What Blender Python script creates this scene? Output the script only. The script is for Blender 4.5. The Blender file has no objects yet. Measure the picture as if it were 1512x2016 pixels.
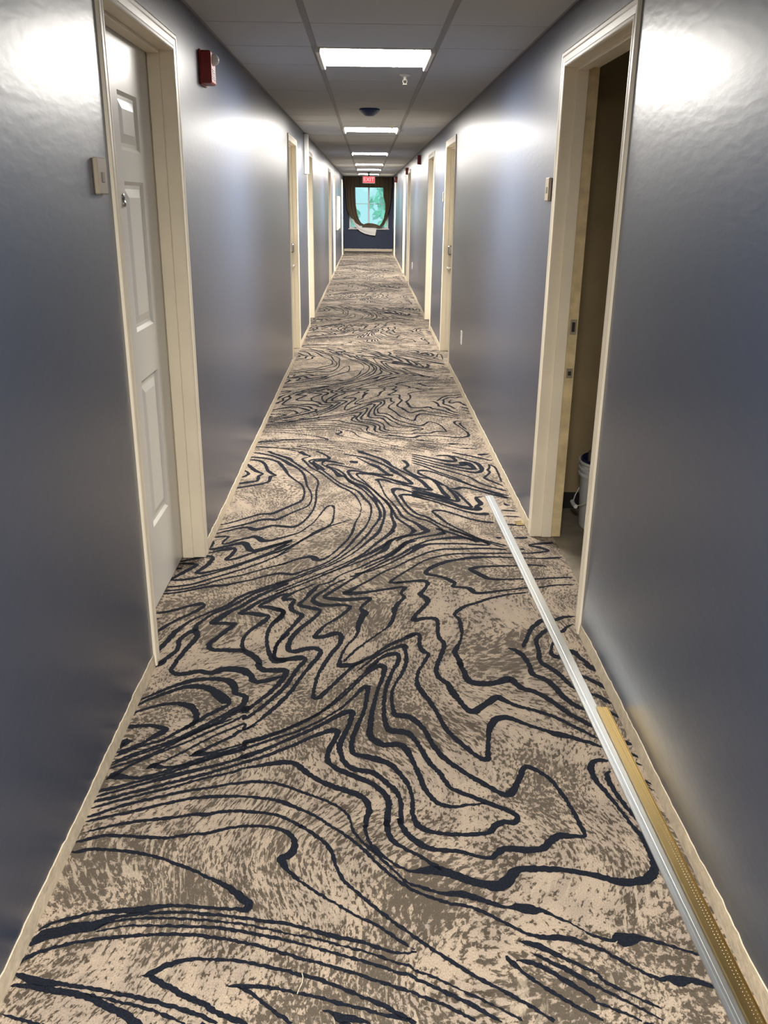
import bpy, math, random
from mathutils import Vector, Matrix, noise as mnoise
random.seed(7)
S = bpy.context.scene
C = S.collection
# ------------------------------------------------------------------ camera
XL, XR, ZC = -0.7197, 0.7931, 2.2180          # left wall, right wall, ceiling
H = 1.5
PITCH, YAW, ROLL, FPX = 0.345706467, 0.0222288460, 0.0117607152, 1695.86662
cp, sp = math.cos(PITCH), math.sin(PITCH)
fw = Vector((math.sin(YAW)*cp, math.cos(YAW)*cp, -sp))
rt = Vector((math.cos(YAW), -math.sin(YAW), 0))
up = rt.cross(fw)
r2 = math.cos(ROLL)*rt + math.sin(ROLL)*up
u2 = -math.sin(ROLL)*rt + math.cos(ROLL)*up
cam = bpy.data.cameras.new('camera')
cam.sensor_fit = 'AUTO'; cam.sensor_width = 36.0
cam.lens = FPX*36.0/2016.0
cam.clip_start = 0.05; cam.clip_end = 300
camo = bpy.data.objects.new('camera', cam)
M3 = Matrix((r2, u2, -fw)).transposed()
camo.matrix_world = Matrix.Translation((0, 0, H)) @ M3.to_4x4()
C.objects.link(camo); S.camera = camo
# ------------------------------------------------------------------ world, exposure
LAMP = 152.0             # radiance of the ceiling lenses
LAMP_COL = (1.0, 0.955, 0.89)
W = bpy.data.worlds.new('world'); S.world = W; W.use_nodes = True
wn = W.node_tree.nodes; wl = W.node_tree.links
bg = wn['Background']; bg.inputs['Color'].default_value = (0.50, 0.90, 0.95, 1); bg.inputs['Strength'].default_value = 1.1
S.view_settings.view_transform = 'Standard'
try: S.view_settings.look = 'None'
except Exception: pass
S.view_settings.exposure = 0.0; S.view_settings.gamma = 1.0
S.view_settings.use_curve_mapping = False
try:
    S.cycles.use_denoising = True
    S.cycles.max_bounces = 10; S.cycles.diffuse_bounces = 6; S.cycles.glossy_bounces = 5
    S.cycles.sample_clamp_indirect = 6.0
except Exception: pass

# ------------------------------------------------------------------ materials
def lin(c):
    return tuple((v/12.92 if v <= .04045 else ((v+.055)/1.055)**2.4) for v in c)
def hx(s):
    return lin(tuple(int(s[i:i+2], 16)/255 for i in (0, 2, 4)))
def mat(name, col, rough=.5, metal=0.0, spec=.5, bump=None, var=None, coat=0.0):
    """bump = list of (scale, strength, distance); var = (scale, amount)"""
    m = bpy.data.materials.new(name); m.use_nodes = True
    nt = m.node_tree; n = nt.nodes; l = nt.links
    b = n['Principled BSDF']
    b.inputs['Base Color'].default_value = (*col, 1); b.inputs['Roughness'].default_value = rough
    b.inputs['Metallic'].default_value = metal; b.inputs['Specular IOR Level'].default_value = spec
    if coat:
        b.inputs['Coat Weight'].default_value = coat; b.inputs['Coat Roughness'].default_value = .12
    tc = n.new('ShaderNodeTexCoord')
    geo = n.new('ShaderNodeNewGeometry')
    prev = None
    for sc, st, di in (bump or []):
        t = n.new('ShaderNodeTexNoise'); t.inputs['Scale'].default_value = sc; t.inputs['Detail'].default_value = 2
        l.new(geo.outputs['Position'], t.inputs['Vector'])
        bp = n.new('ShaderNodeBump'); bp.inputs['Strength'].default_value = st; bp.inputs['Distance'].default_value = di
        l.new(t.outputs['Fac'], bp.inputs['Height'])
        if prev: l.new(prev.outputs['Normal'], bp.inputs['Normal'])
        prev = bp
    if prev: l.new(prev.outputs['Normal'], b.inputs['Normal'])
    if var:
        t = n.new('ShaderNodeTexNoise'); t.inputs['Scale'].default_value = var[0]; t.inputs['Detail'].default_value = 4
        l.new(geo.outputs['Position'], t.inputs['Vector'])
        r = n.new('ShaderNodeMapRange'); r.inputs['From Min'].default_value = .3; r.inputs['From Max'].default_value = .7
        r.inputs['To Min'].default_value = 1-var[1]; r.inputs['To Max'].default_value = 1+var[1]
        l.new(t.outputs['Fac'], r.inputs['Value'])
        mx = n.new('ShaderNodeVectorMath'); mx.operation = 'SCALE'; mx.inputs[0].default_value = col
        l.new(r.outputs['Result'], mx.inputs['Scale']); l.new(mx.outputs['Vector'], b.inputs['Base Color'])
    return m
def emit(name, col, st):
    m = bpy.data.materials.new(name); m.use_nodes = True
    n = m.node_tree.nodes; n.remove(n['Principled BSDF'])
    e = n.new('ShaderNodeEmission'); e.inputs['Color'].default_value = (*col, 1); e.inputs['Strength'].default_value = st
    m.node_tree.links.new(e.outputs[0], n['Material Output'].inputs['Surface']); return m

M_wall = mat('slate_blue_satin_paint', (.036, .050, .086), .33, 0, .5, [])
def rolled(m, aniso):
    n = m.node_tree.nodes; l = m.node_tree.links; b = n['Principled BSDF']; b.inputs['Anisotropic'].default_value = aniso
    c = n.new('ShaderNodeCombineXYZ'); c.inputs[2].default_value = 1.0; l.new(c.outputs[0], b.inputs['Tangent'])
    g = n.new('ShaderNodeNewGeometry'); k = n.new('ShaderNodeMapping'); k.inputs['Scale'].default_value = (30, 17, 52); l.new(g.outputs['Position'], k.inputs['Vector'])
    t = n.new('ShaderNodeTexNoise'); t.inputs['Scale'].default_value = 1.0; t.inputs['Detail'].default_value = 2; l.new(k.outputs[0], t.inputs['Vector'])
    bp = n.new('ShaderNodeBump'); bp.inputs['Strength'].default_value = .16; bp.inputs['Distance'].default_value = .0035
    l.new(t.outputs['Fac'], bp.inputs['Height']); l.new(bp.outputs[0], b.inputs['Normal']); l.new(bp.outputs[0], b.inputs['Coat Normal'])
rolled(M_wall, .5)
M_wall.node_tree.nodes['Principled BSDF'].inputs['Coat Weight'].default_value = .5
M_wall.node_tree.nodes['Principled BSDF'].inputs['Coat Roughness'].default_value = .34
M_wall.node_tree.nodes['Principled BSDF'].inputs['Coat IOR'].default_value = 1.45
M_wall_end = mat('slate_blue_paint_shaded', (.024, .034, .066), .6, 0, .35, [(40, .1, .003)])  # hall wall paint again, the end wall's shade put into a darker colour
M_bare = mat('bare_drywall', (.56, .475, .35), .85, 0, .2, [(90, .5, .003)], (35, .16))
M_trim = mat('cream_trim_paint', (.86, .77, .60), .38, 0, .5, [(25, .04, .002)], (6, .04))
M_trim_old = mat('old_yellowed_trim_paint', (.64, .51, .29), .45, 0, .5, [(60, .2, .003)], (18, .2))
M_door = mat('white_door_enamel', (.74, .715, .65), .30, 0, .5, [(30, .04, .003)])
M_gap = mat('dark_recess', (.02, .018, .015), .8)
M_tile = mat('grey_white_ceiling_tile', (.56, .56, .55), .9, 0, .2, [(420, .6, .003), (120, .3, .003)], (300, .07))
M_grid = mat('grey_grid_metal', (.30, .29, .275), .6, 0, .3)
M_frame = mat('cream_lamp_frame', (.75, .72, .62), .45)
M_lens = emit('lit_prismatic_lens', LAMP_COL, LAMP)
def prismatic(m, power):
    n = m.node_tree.nodes; l = m.node_tree.links; g = n.new('ShaderNodeNewGeometry')
    d = n.new('ShaderNodeVectorMath'); d.operation = 'DOT_PRODUCT'; l.new(g.outputs['Normal'], d.inputs[0]); l.new(g.outputs['Incoming'], d.inputs[1])
    a = n.new('ShaderNodeMath'); a.operation = 'ABSOLUTE'; l.new(d.outputs['Value'], a.inputs[0])
    p = n.new('ShaderNodeMath'); p.operation = 'POWER'; l.new(a.outputs[0], p.inputs[0]); p.inputs[1].default_value = power
    q = n.new('ShaderNodeMath'); q.operation = 'MULTIPLY'; l.new(p.outputs[0], q.inputs[0]); q.inputs[1].default_value = LAMP
    l.new(q.outputs[0], n['Emission'].inputs['Strength'])
prismatic(M_lens, .25)
M_conc = mat('grey_brown_concrete', (.20, .17, .125), .8, 0, .3, [(60, .4, .004)], (7, .35))
M_ochre = mat('tan_room_paint', (.34, .26, .14), .6, 0, .4, [(90, .1, .003)], (5, .12))
M_black = mat('black_rubber_base', (.012, .012, .013), .6)
M_steel = mat('brushed_steel', (.50, .48, .45), .35, 1.0)
M_dsteel = mat('dark_nickel', (.22, .21, .20), .35, 1.0)
M_alu = mat('satin_aluminium', (.80, .82, .81), .36, 1.0)
M_gold = mat('gold_anodised_metal', (.40, .29, .12), .36, 1.0)
M_golddot = mat('bright_punched_dot', (.95, .86, .60), .25, 1.0)
M_beige = mat('beige_plastic', (.44, .365, .27), .45)
M_button = mat('grey_brown_window', (.20, .165, .125), .35)
M_whitep = mat('white_plastic', (.75, .73, .69), .4)
M_red = mat('fire_alarm_red', (.30, .022, .018), .38)
M_blackp = mat('black_plastic', (.015, .014, .014), .4)
M_clear = mat('clear_strobe_lens', (.85, .85, .85), .08, 0, .8, coat=.5)
M_blue = mat('blue_plastic_cover', (.018, .045, .16), .4)
M_navy = mat('navy_liner', (.012, .02, .07), .45)
M_exit = emit('lit_red_exit_panel', (1.0, .10, .12), 1.25)
M_exitletter = emit('lit_exit_letter', (1.0, .55, .52), 1.5)
M_hedge = mat('tree_leaf_green', (.72, .90, .80), .7, 0, .2, None, (1.5, .3))
M_bark = mat('tree_bark', (.12, .09, .06), .9)
M_lawn = mat('lawn_green', (.62, .80, .66), .9, 0, .2, None, (1.2, .2))
M_lining = mat('white_curtain_lining', (.74, .71, .68), .85)
M_vinyl = mat('white_vinyl_window_frame', (.72, .74, .74), .4)

def curtain_material():
    m = mat('bronze_striped_drapery', (.10, .075, .045), .7, 0, .3)
    nt = m.node_tree; n = nt.nodes; l = nt.links
    uv = n.new('ShaderNodeUVMap')
    w = n.new('ShaderNodeTexWave'); w.inputs['Scale'].default_value = 2.2; w.inputs['Distortion'].default_value = .6
    l.new(uv.outputs['UV'], w.inputs['Vector'])
    r = n.new('ShaderNodeValToRGB'); e = r.color_ramp.elements
    e[0].position = .25; e[0].color = (.014, .010, .008, 1); e[1].position = .85; e[1].color = (.17, .125, .07, 1)
    l.new(w.outputs['Fac'], r.inputs['Fac']); l.new(r.outputs['Color'], n['Principled BSDF'].inputs['Base Color'])
    return m
M_curtain = curtain_material()
def glass_material():
    m = bpy.data.materials.new('window_glass'); m.use_nodes = True
    n = m.node_tree.nodes; l = m.node_tree.links; n.remove(n['Principled BSDF'])
    t = n.new('ShaderNodeBsdfTransparent'); t.inputs['Color'].default_value = (.93, .97, .97, 1)
    g = n.new('ShaderNodeBsdfGlossy'); g.inputs['Roughness'].default_value = .03
    fr = n.new('ShaderNodeFresnel'); fr.inputs['IOR'].default_value = 1.45
    x = n.new('ShaderNodeMixShader'); l.new(fr.outputs[0], x.inputs[0]); l.new(t.outputs[0], x.inputs[1]); l.new(g.outputs[0], x.inputs[2])
    l.new(x.outputs[0], n['Material Output'].inputs['Surface']); return m
M_glass = glass_material()

def carpet_material():
    m = bpy.data.materials.new('heathered_taupe_carpet'); m.use_nodes = True
    n = m.node_tree.nodes; l = m.node_tree.links; b = n['Principled BSDF']
    b.inputs['Roughness'].default_value = .95; b.inputs['Specular IOR Level'].default_value = .12
    b.inputs['Sheen Weight'].default_value = .28; b.inputs['Sheen Roughness'].default_value = .35; b.inputs['Sheen Tint'].default_value = (1, .93, .88, 1)
    g = n.new('ShaderNodeNewGeometry')
    def mp(sx, sy, off=0, rot=0):
        k = n.new('ShaderNodeMapping'); k.inputs['Scale'].default_value = (sx, sy, 1); k.inputs['Location'].default_value = (off, off*.7, 0)
        k.inputs['Rotation'].default_value = (0, 0, rot)
        l.new(g.outputs['Position'], k.inputs['Vector']); return k
    def ns(k, sc, det=2, rough=.5, dist=0):
        t = n.new('ShaderNodeTexNoise'); t.inputs['Scale'].default_value = sc; t.inputs['Detail'].default_value = det
        t.inputs['Roughness'].default_value = rough; t.inputs['Distortion'].default_value = dist
        l.new(k.outputs[0], t.inputs['Vector']); return t.outputs['Fac']
    def mth(op, a, bb=None, cc=None):
        q = n.new('ShaderNodeMath'); q.operation = op
        for i, v in enumerate((a, bb, cc)):
            if v is None: continue
            if isinstance(v, (int, float)): q.inputs[i].default_value = v
            else: l.new(v, q.inputs[i])
        return q.outputs[0]
    def rng(v, a, bb, c=0, d=1, smooth=True):
        q = n.new('ShaderNodeMapRange'); q.inputs['From Min'].default_value = a; q.inputs['From Max'].default_value = bb
        q.inputs['To Min'].default_value = c; q.inputs['To Max'].default_value = d
        if smooth: q.interpolation_type = 'SMOOTHSTEP'
        l.new(v, q.inputs['Value']); return q.outputs[0]
    def mix(f, a, bb):
        q = n.new('ShaderNodeMix'); q.data_type = 'RGBA'; l.new(f, q.inputs['Factor'])
        for i, v in ((6, a), (7, bb)):
            if isinstance(v, tuple): q.inputs[i].default_value = (*v, 1)
            else: l.new(v, q.inputs[i])
        return q.outputs[2]
    wob = n.new('ShaderNodeTexNoise'); wob.inputs['Scale'].default_value = 1.1; wob.inputs['Detail'].default_value = 1
    l.new(g.outputs['Position'], wob.inputs['Vector'])
    wv = n.new('ShaderNodeVectorMath'); wv.operation = 'SUBTRACT'; l.new(wob.outputs['Color'], wv.inputs[0]); wv.inputs[1].default_value = (.5, .5, .5)
    ws = n.new('ShaderNodeVectorMath'); ws.operation = 'MULTIPLY_ADD'; l.new(wv.outputs[0], ws.inputs[0]); ws.inputs[1].default_value = (.9, .5, 0); l.new(g.outputs['Position'], ws.inputs[2])
    def mw(sx, sy, off=0):
        k = n.new('ShaderNodeMapping'); k.inputs['Scale'].default_value = (sx, sy, 1); k.inputs['Location'].default_value = (off, off*.7, 0)
        l.new(ws.outputs[0], k.inputs['Vector']); return k
    speck = ns(mw(1, .55, 3), 92, 3.5, .66, .3)        # centimetre-sized tufted flecks
    big = ns(mp(1, .8, 11), 3.4, 3, .5)                # patches that are mostly dark or mostly light
    mid = ns(mw(1, .6, 23), 12, 2, .5)
    dens = mth('ADD', mth('MULTIPLY', mth('SUBTRACT', big, .5), .55), mth('MULTIPLY', mth('SUBTRACT', mid, .5), .30))
    s = mth('ADD', speck, dens)
    flecks = rng(s, .455, .56)
    streak = ns(mw(85, 11.0, 5), 1.0, 3, .6)         # pale scratches that follow the run of the hall
    streakm = mth('MULTIPLY', rng(streak, .54, .62), rng(ns(mp(1, 1, 31), 4, 2), .44, .56))
    pile = ns(mp(1, .5, 41), 420, 2, .6)
    dark = mix(rng(big, .4, .62), (.055, .043, .030), (.085, .068, .050))
    pale = mix(rng(mid, .38, .6), (.335, .268, .200), (.27, .218, .170))
    col = mix(flecks, pale, dark)
    col = mix(mth('MULTIPLY', streakm, .8), col, (.35, .29, .215))
    v = n.new('ShaderNodeVectorMath'); v.operation = 'SCALE'; l.new(col, v.inputs[0]); l.new(rng(pile, .3, .7, .74, 1.22, False), v.inputs['Scale'])
    l.new(v.outputs[0], b.inputs['Base Color'])
    bp = n.new('ShaderNodeBump'); bp.inputs['Strength'].default_value = .5; bp.inputs['Distance'].default_value = .004
    l.new(pile, bp.inputs['Height']); l.new(bp.outputs[0], b.inputs['Normal'])
    return m
M_carpet = carpet_material()
M_line = mat('navy_black_tufted_yarn', (.0085, .0105, .0165), .95, 0, .1, [(420, .6, .004)], (260, .55))
M_line.node_tree.nodes['Principled BSDF'].inputs['Sheen Weight'].default_value = .03; M_line.node_tree.nodes['Principled BSDF'].inputs['Sheen Roughness'].default_value = .35

# ------------------------------------------------------------------ mesh helpers
class MB:
    def __init__(s): s.v = []; s.f = []; s.uv = None
    def add(s, vs, fs):
        k = len(s.v); s.v += [tuple(p) for p in vs]; s.f += [tuple(i+k for i in q) for q in fs]; return s
    def box(s, x0, x1, y0, y1, z0, z1, bev=0.0):
        if x0 > x1: x0, x1 = x1, x0
        if y0 > y1: y0, y1 = y1, y0
        if bev <= 0:
            return s.add([(x0,y0,z0),(x1,y0,z0),(x1,y1,z0),(x0,y1,z0),(x0,y0,z1),(x1,y0,z1),(x1,y1,z1),(x0,y1,z1)],
                         [(0,3,2,1),(4,5,6,7),(0,1,5,4),(1,2,6,5),(2,3,7,6),(3,0,4,7)])
        b = min(bev, (x1-x0)*.45, (y1-y0)*.45, (z1-z0)*.45)
        vs = []; idx = {}
        for ix, X in enumerate((x0, x1)):
            for iy, Y in enumerate((y0, y1)):
                for iz, Z in enumerate((z0, z1)):
                    sx, sy, sz = (1-2*ix), (1-2*iy), (1-2*iz)
                    idx[ix,iy,iz,0] = len(vs); vs.append((X, Y+sy*b, Z+sz*b))
                    idx[ix,iy,iz,1] = len(vs); vs.append((X+sx*b, Y, Z+sz*b))
                    idx[ix,iy,iz,2] = len(vs); vs.append((X+sx*b, Y+sy*b, Z))
        fs = []
        for a in (0, 1):
            fs.append([idx[a,0,0,0], idx[a,1,0,0], idx[a,1,1,0], idx[a,0,1,0]][::(-1 if a == 0 else 1)])
            fs.append([idx[0,a,0,1], idx[0,a,1,1], idx[1,a,1,1], idx[1,a,0,1]][::(-1 if a == 0 else 1)])
            fs.append([idx[0,0,a,2], idx[1,0,a,2], idx[1,1,a,2], idx[0,1,a,2]][::(-1 if a == 0 else 1)])
        for a in (0, 1):
            for c in (0, 1):
                fs.append([idx[a,c,0,0], idx[a,c,1,0], idx[a,c,1,1], idx[a,c,0,1]][::(1 if a == c else -1)])
                fs.append([idx[a,0,c,0], idx[a,1,c,0], idx[a,1,c,2], idx[a,0,c,2]][::(-1 if a == c else 1)])
                fs.append([idx[0,a,c,1], idx[1,a,c,1], idx[1,a,c,2], idx[0,a,c,2]][::(1 if a == c else -1)])
                for d in (0, 1):
                    t = [idx[a,c,d,0], idx[a,c,d,1], idx[a,c,d,2]]
                    fs.append(t if (a+c+d) % 2 else t[::-1])
        return s.add(vs, fs)
    def lathe(s, cx, cy, prof, n=24, axis='z', close=True):
        """prof: (r, h) list along the axis"""
        vs = []; fs = []; m = len(prof)
        for r, h in prof:
            for i in range(n):
                a = 2*math.pi*i/n
                p = (r*math.cos(a), r*math.sin(a), h)
                if axis == 'z': vs.append((cx+p[0], cy+p[1], p[2]))
                elif axis == 'x': vs.append((p[2], cx+p[0], cy+p[1]))
                else: vs.append((cx+p[0], p[2], cy+p[1]))
        for j in range(m-1):
            for i in range(n):
                fs.append((j*n+i, j*n+(i+1) % n, (j+1)*n+(i+1) % n, (j+1)*n+i))
        if close: fs.append(tuple(range(n))[::-1]); fs.append(tuple((m-1)*n+i for i in range(n)))
        return s.add(vs, fs)
    def tube(s, pts, r, n=8):
        pts = [Vector(p) for p in pts]; vs = []; fs = []
        up0 = Vector((0, 0, 1))
        for i, p in enumerate(pts):
            t = (pts[min(i+1, len(pts)-1)]-pts[max(i-1, 0)]).normalized()
            a = t.cross(up0 if abs(t.z) < .9 else Vector((1, 0, 0))).normalized(); c = t.cross(a)
            for k in range(n):
                q = 2*math.pi*k/n; vs.append(p+a*r*math.cos(q)+c*r*math.sin(q))
        for i in range(len(pts)-1):
            for k in range(n): fs.append((i*n+k, i*n+(k+1) % n, (i+1)*n+(k+1) % n, (i+1)*n+k))
        fs.append(tuple(range(n))[::-1]); fs.append(tuple((len(pts)-1)*n+k for k in range(n)))
        return s.add(vs, fs)
    def loft(s, rings, cap=True):
        n = len(rings[0]); k = []
        for r in rings: k += list(r)
        fs = [(j*n+i, j*n+(i+1) % n, (j+1)*n+(i+1) % n, (j+1)*n+i) for j in range(len(rings)-1) for i in range(n)]
        if cap: fs += [tuple(range(n))[::-1], tuple((len(rings)-1)*n+i for i in range(n))]
        return s.add(k, fs)
    def mesh(s, name):
        me = bpy.data.meshes.new(name); me.from_pydata(s.v, [], s.f)
        if s.uv:
            u = me.uv_layers.new(name='UVMap')
            for lp in me.loops: u.data[lp.index].uv = s.uv[lp.vertex_index]
        me.update(); return me
def put(name, mb, m, parent=None, smooth=False, fix=True, **props):
    me = mb.mesh(name) if isinstance(mb, MB) else mb
    if isinstance(mb, MB) and fix:
        import bmesh
        bm = bmesh.new(); bm.from_mesh(me); bmesh.ops.recalc_face_normals(bm, faces=bm.faces[:]); bm.to_mesh(me); bm.free()
    if m and not me.materials: me.materials.append(m)
    if smooth:
        for p in me.polygons: p.use_smooth = True
        try: me.set_sharp_from_angle(angle=math.radians(40))
        except Exception: pass
    o = bpy.data.objects.new(name, me); C.objects.link(o)
    if parent:
        o.parent = parent
        o.matrix_parent_inverse = Matrix.Translation(-abs_loc(parent))
    for k, v in props.items(): o[k] = v
    return o
def abs_loc(o):
    p = Vector((0, 0, 0))
    while o: p = p + o.location; o = None if not o.parent else None
    return p
def empty(name, loc, **props):
    o = bpy.data.objects.new(name, None); C.objects.link(o); o.location = loc; o.empty_display_size = .1
    for k, v in props.items(): o[k] = v
    return o
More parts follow.
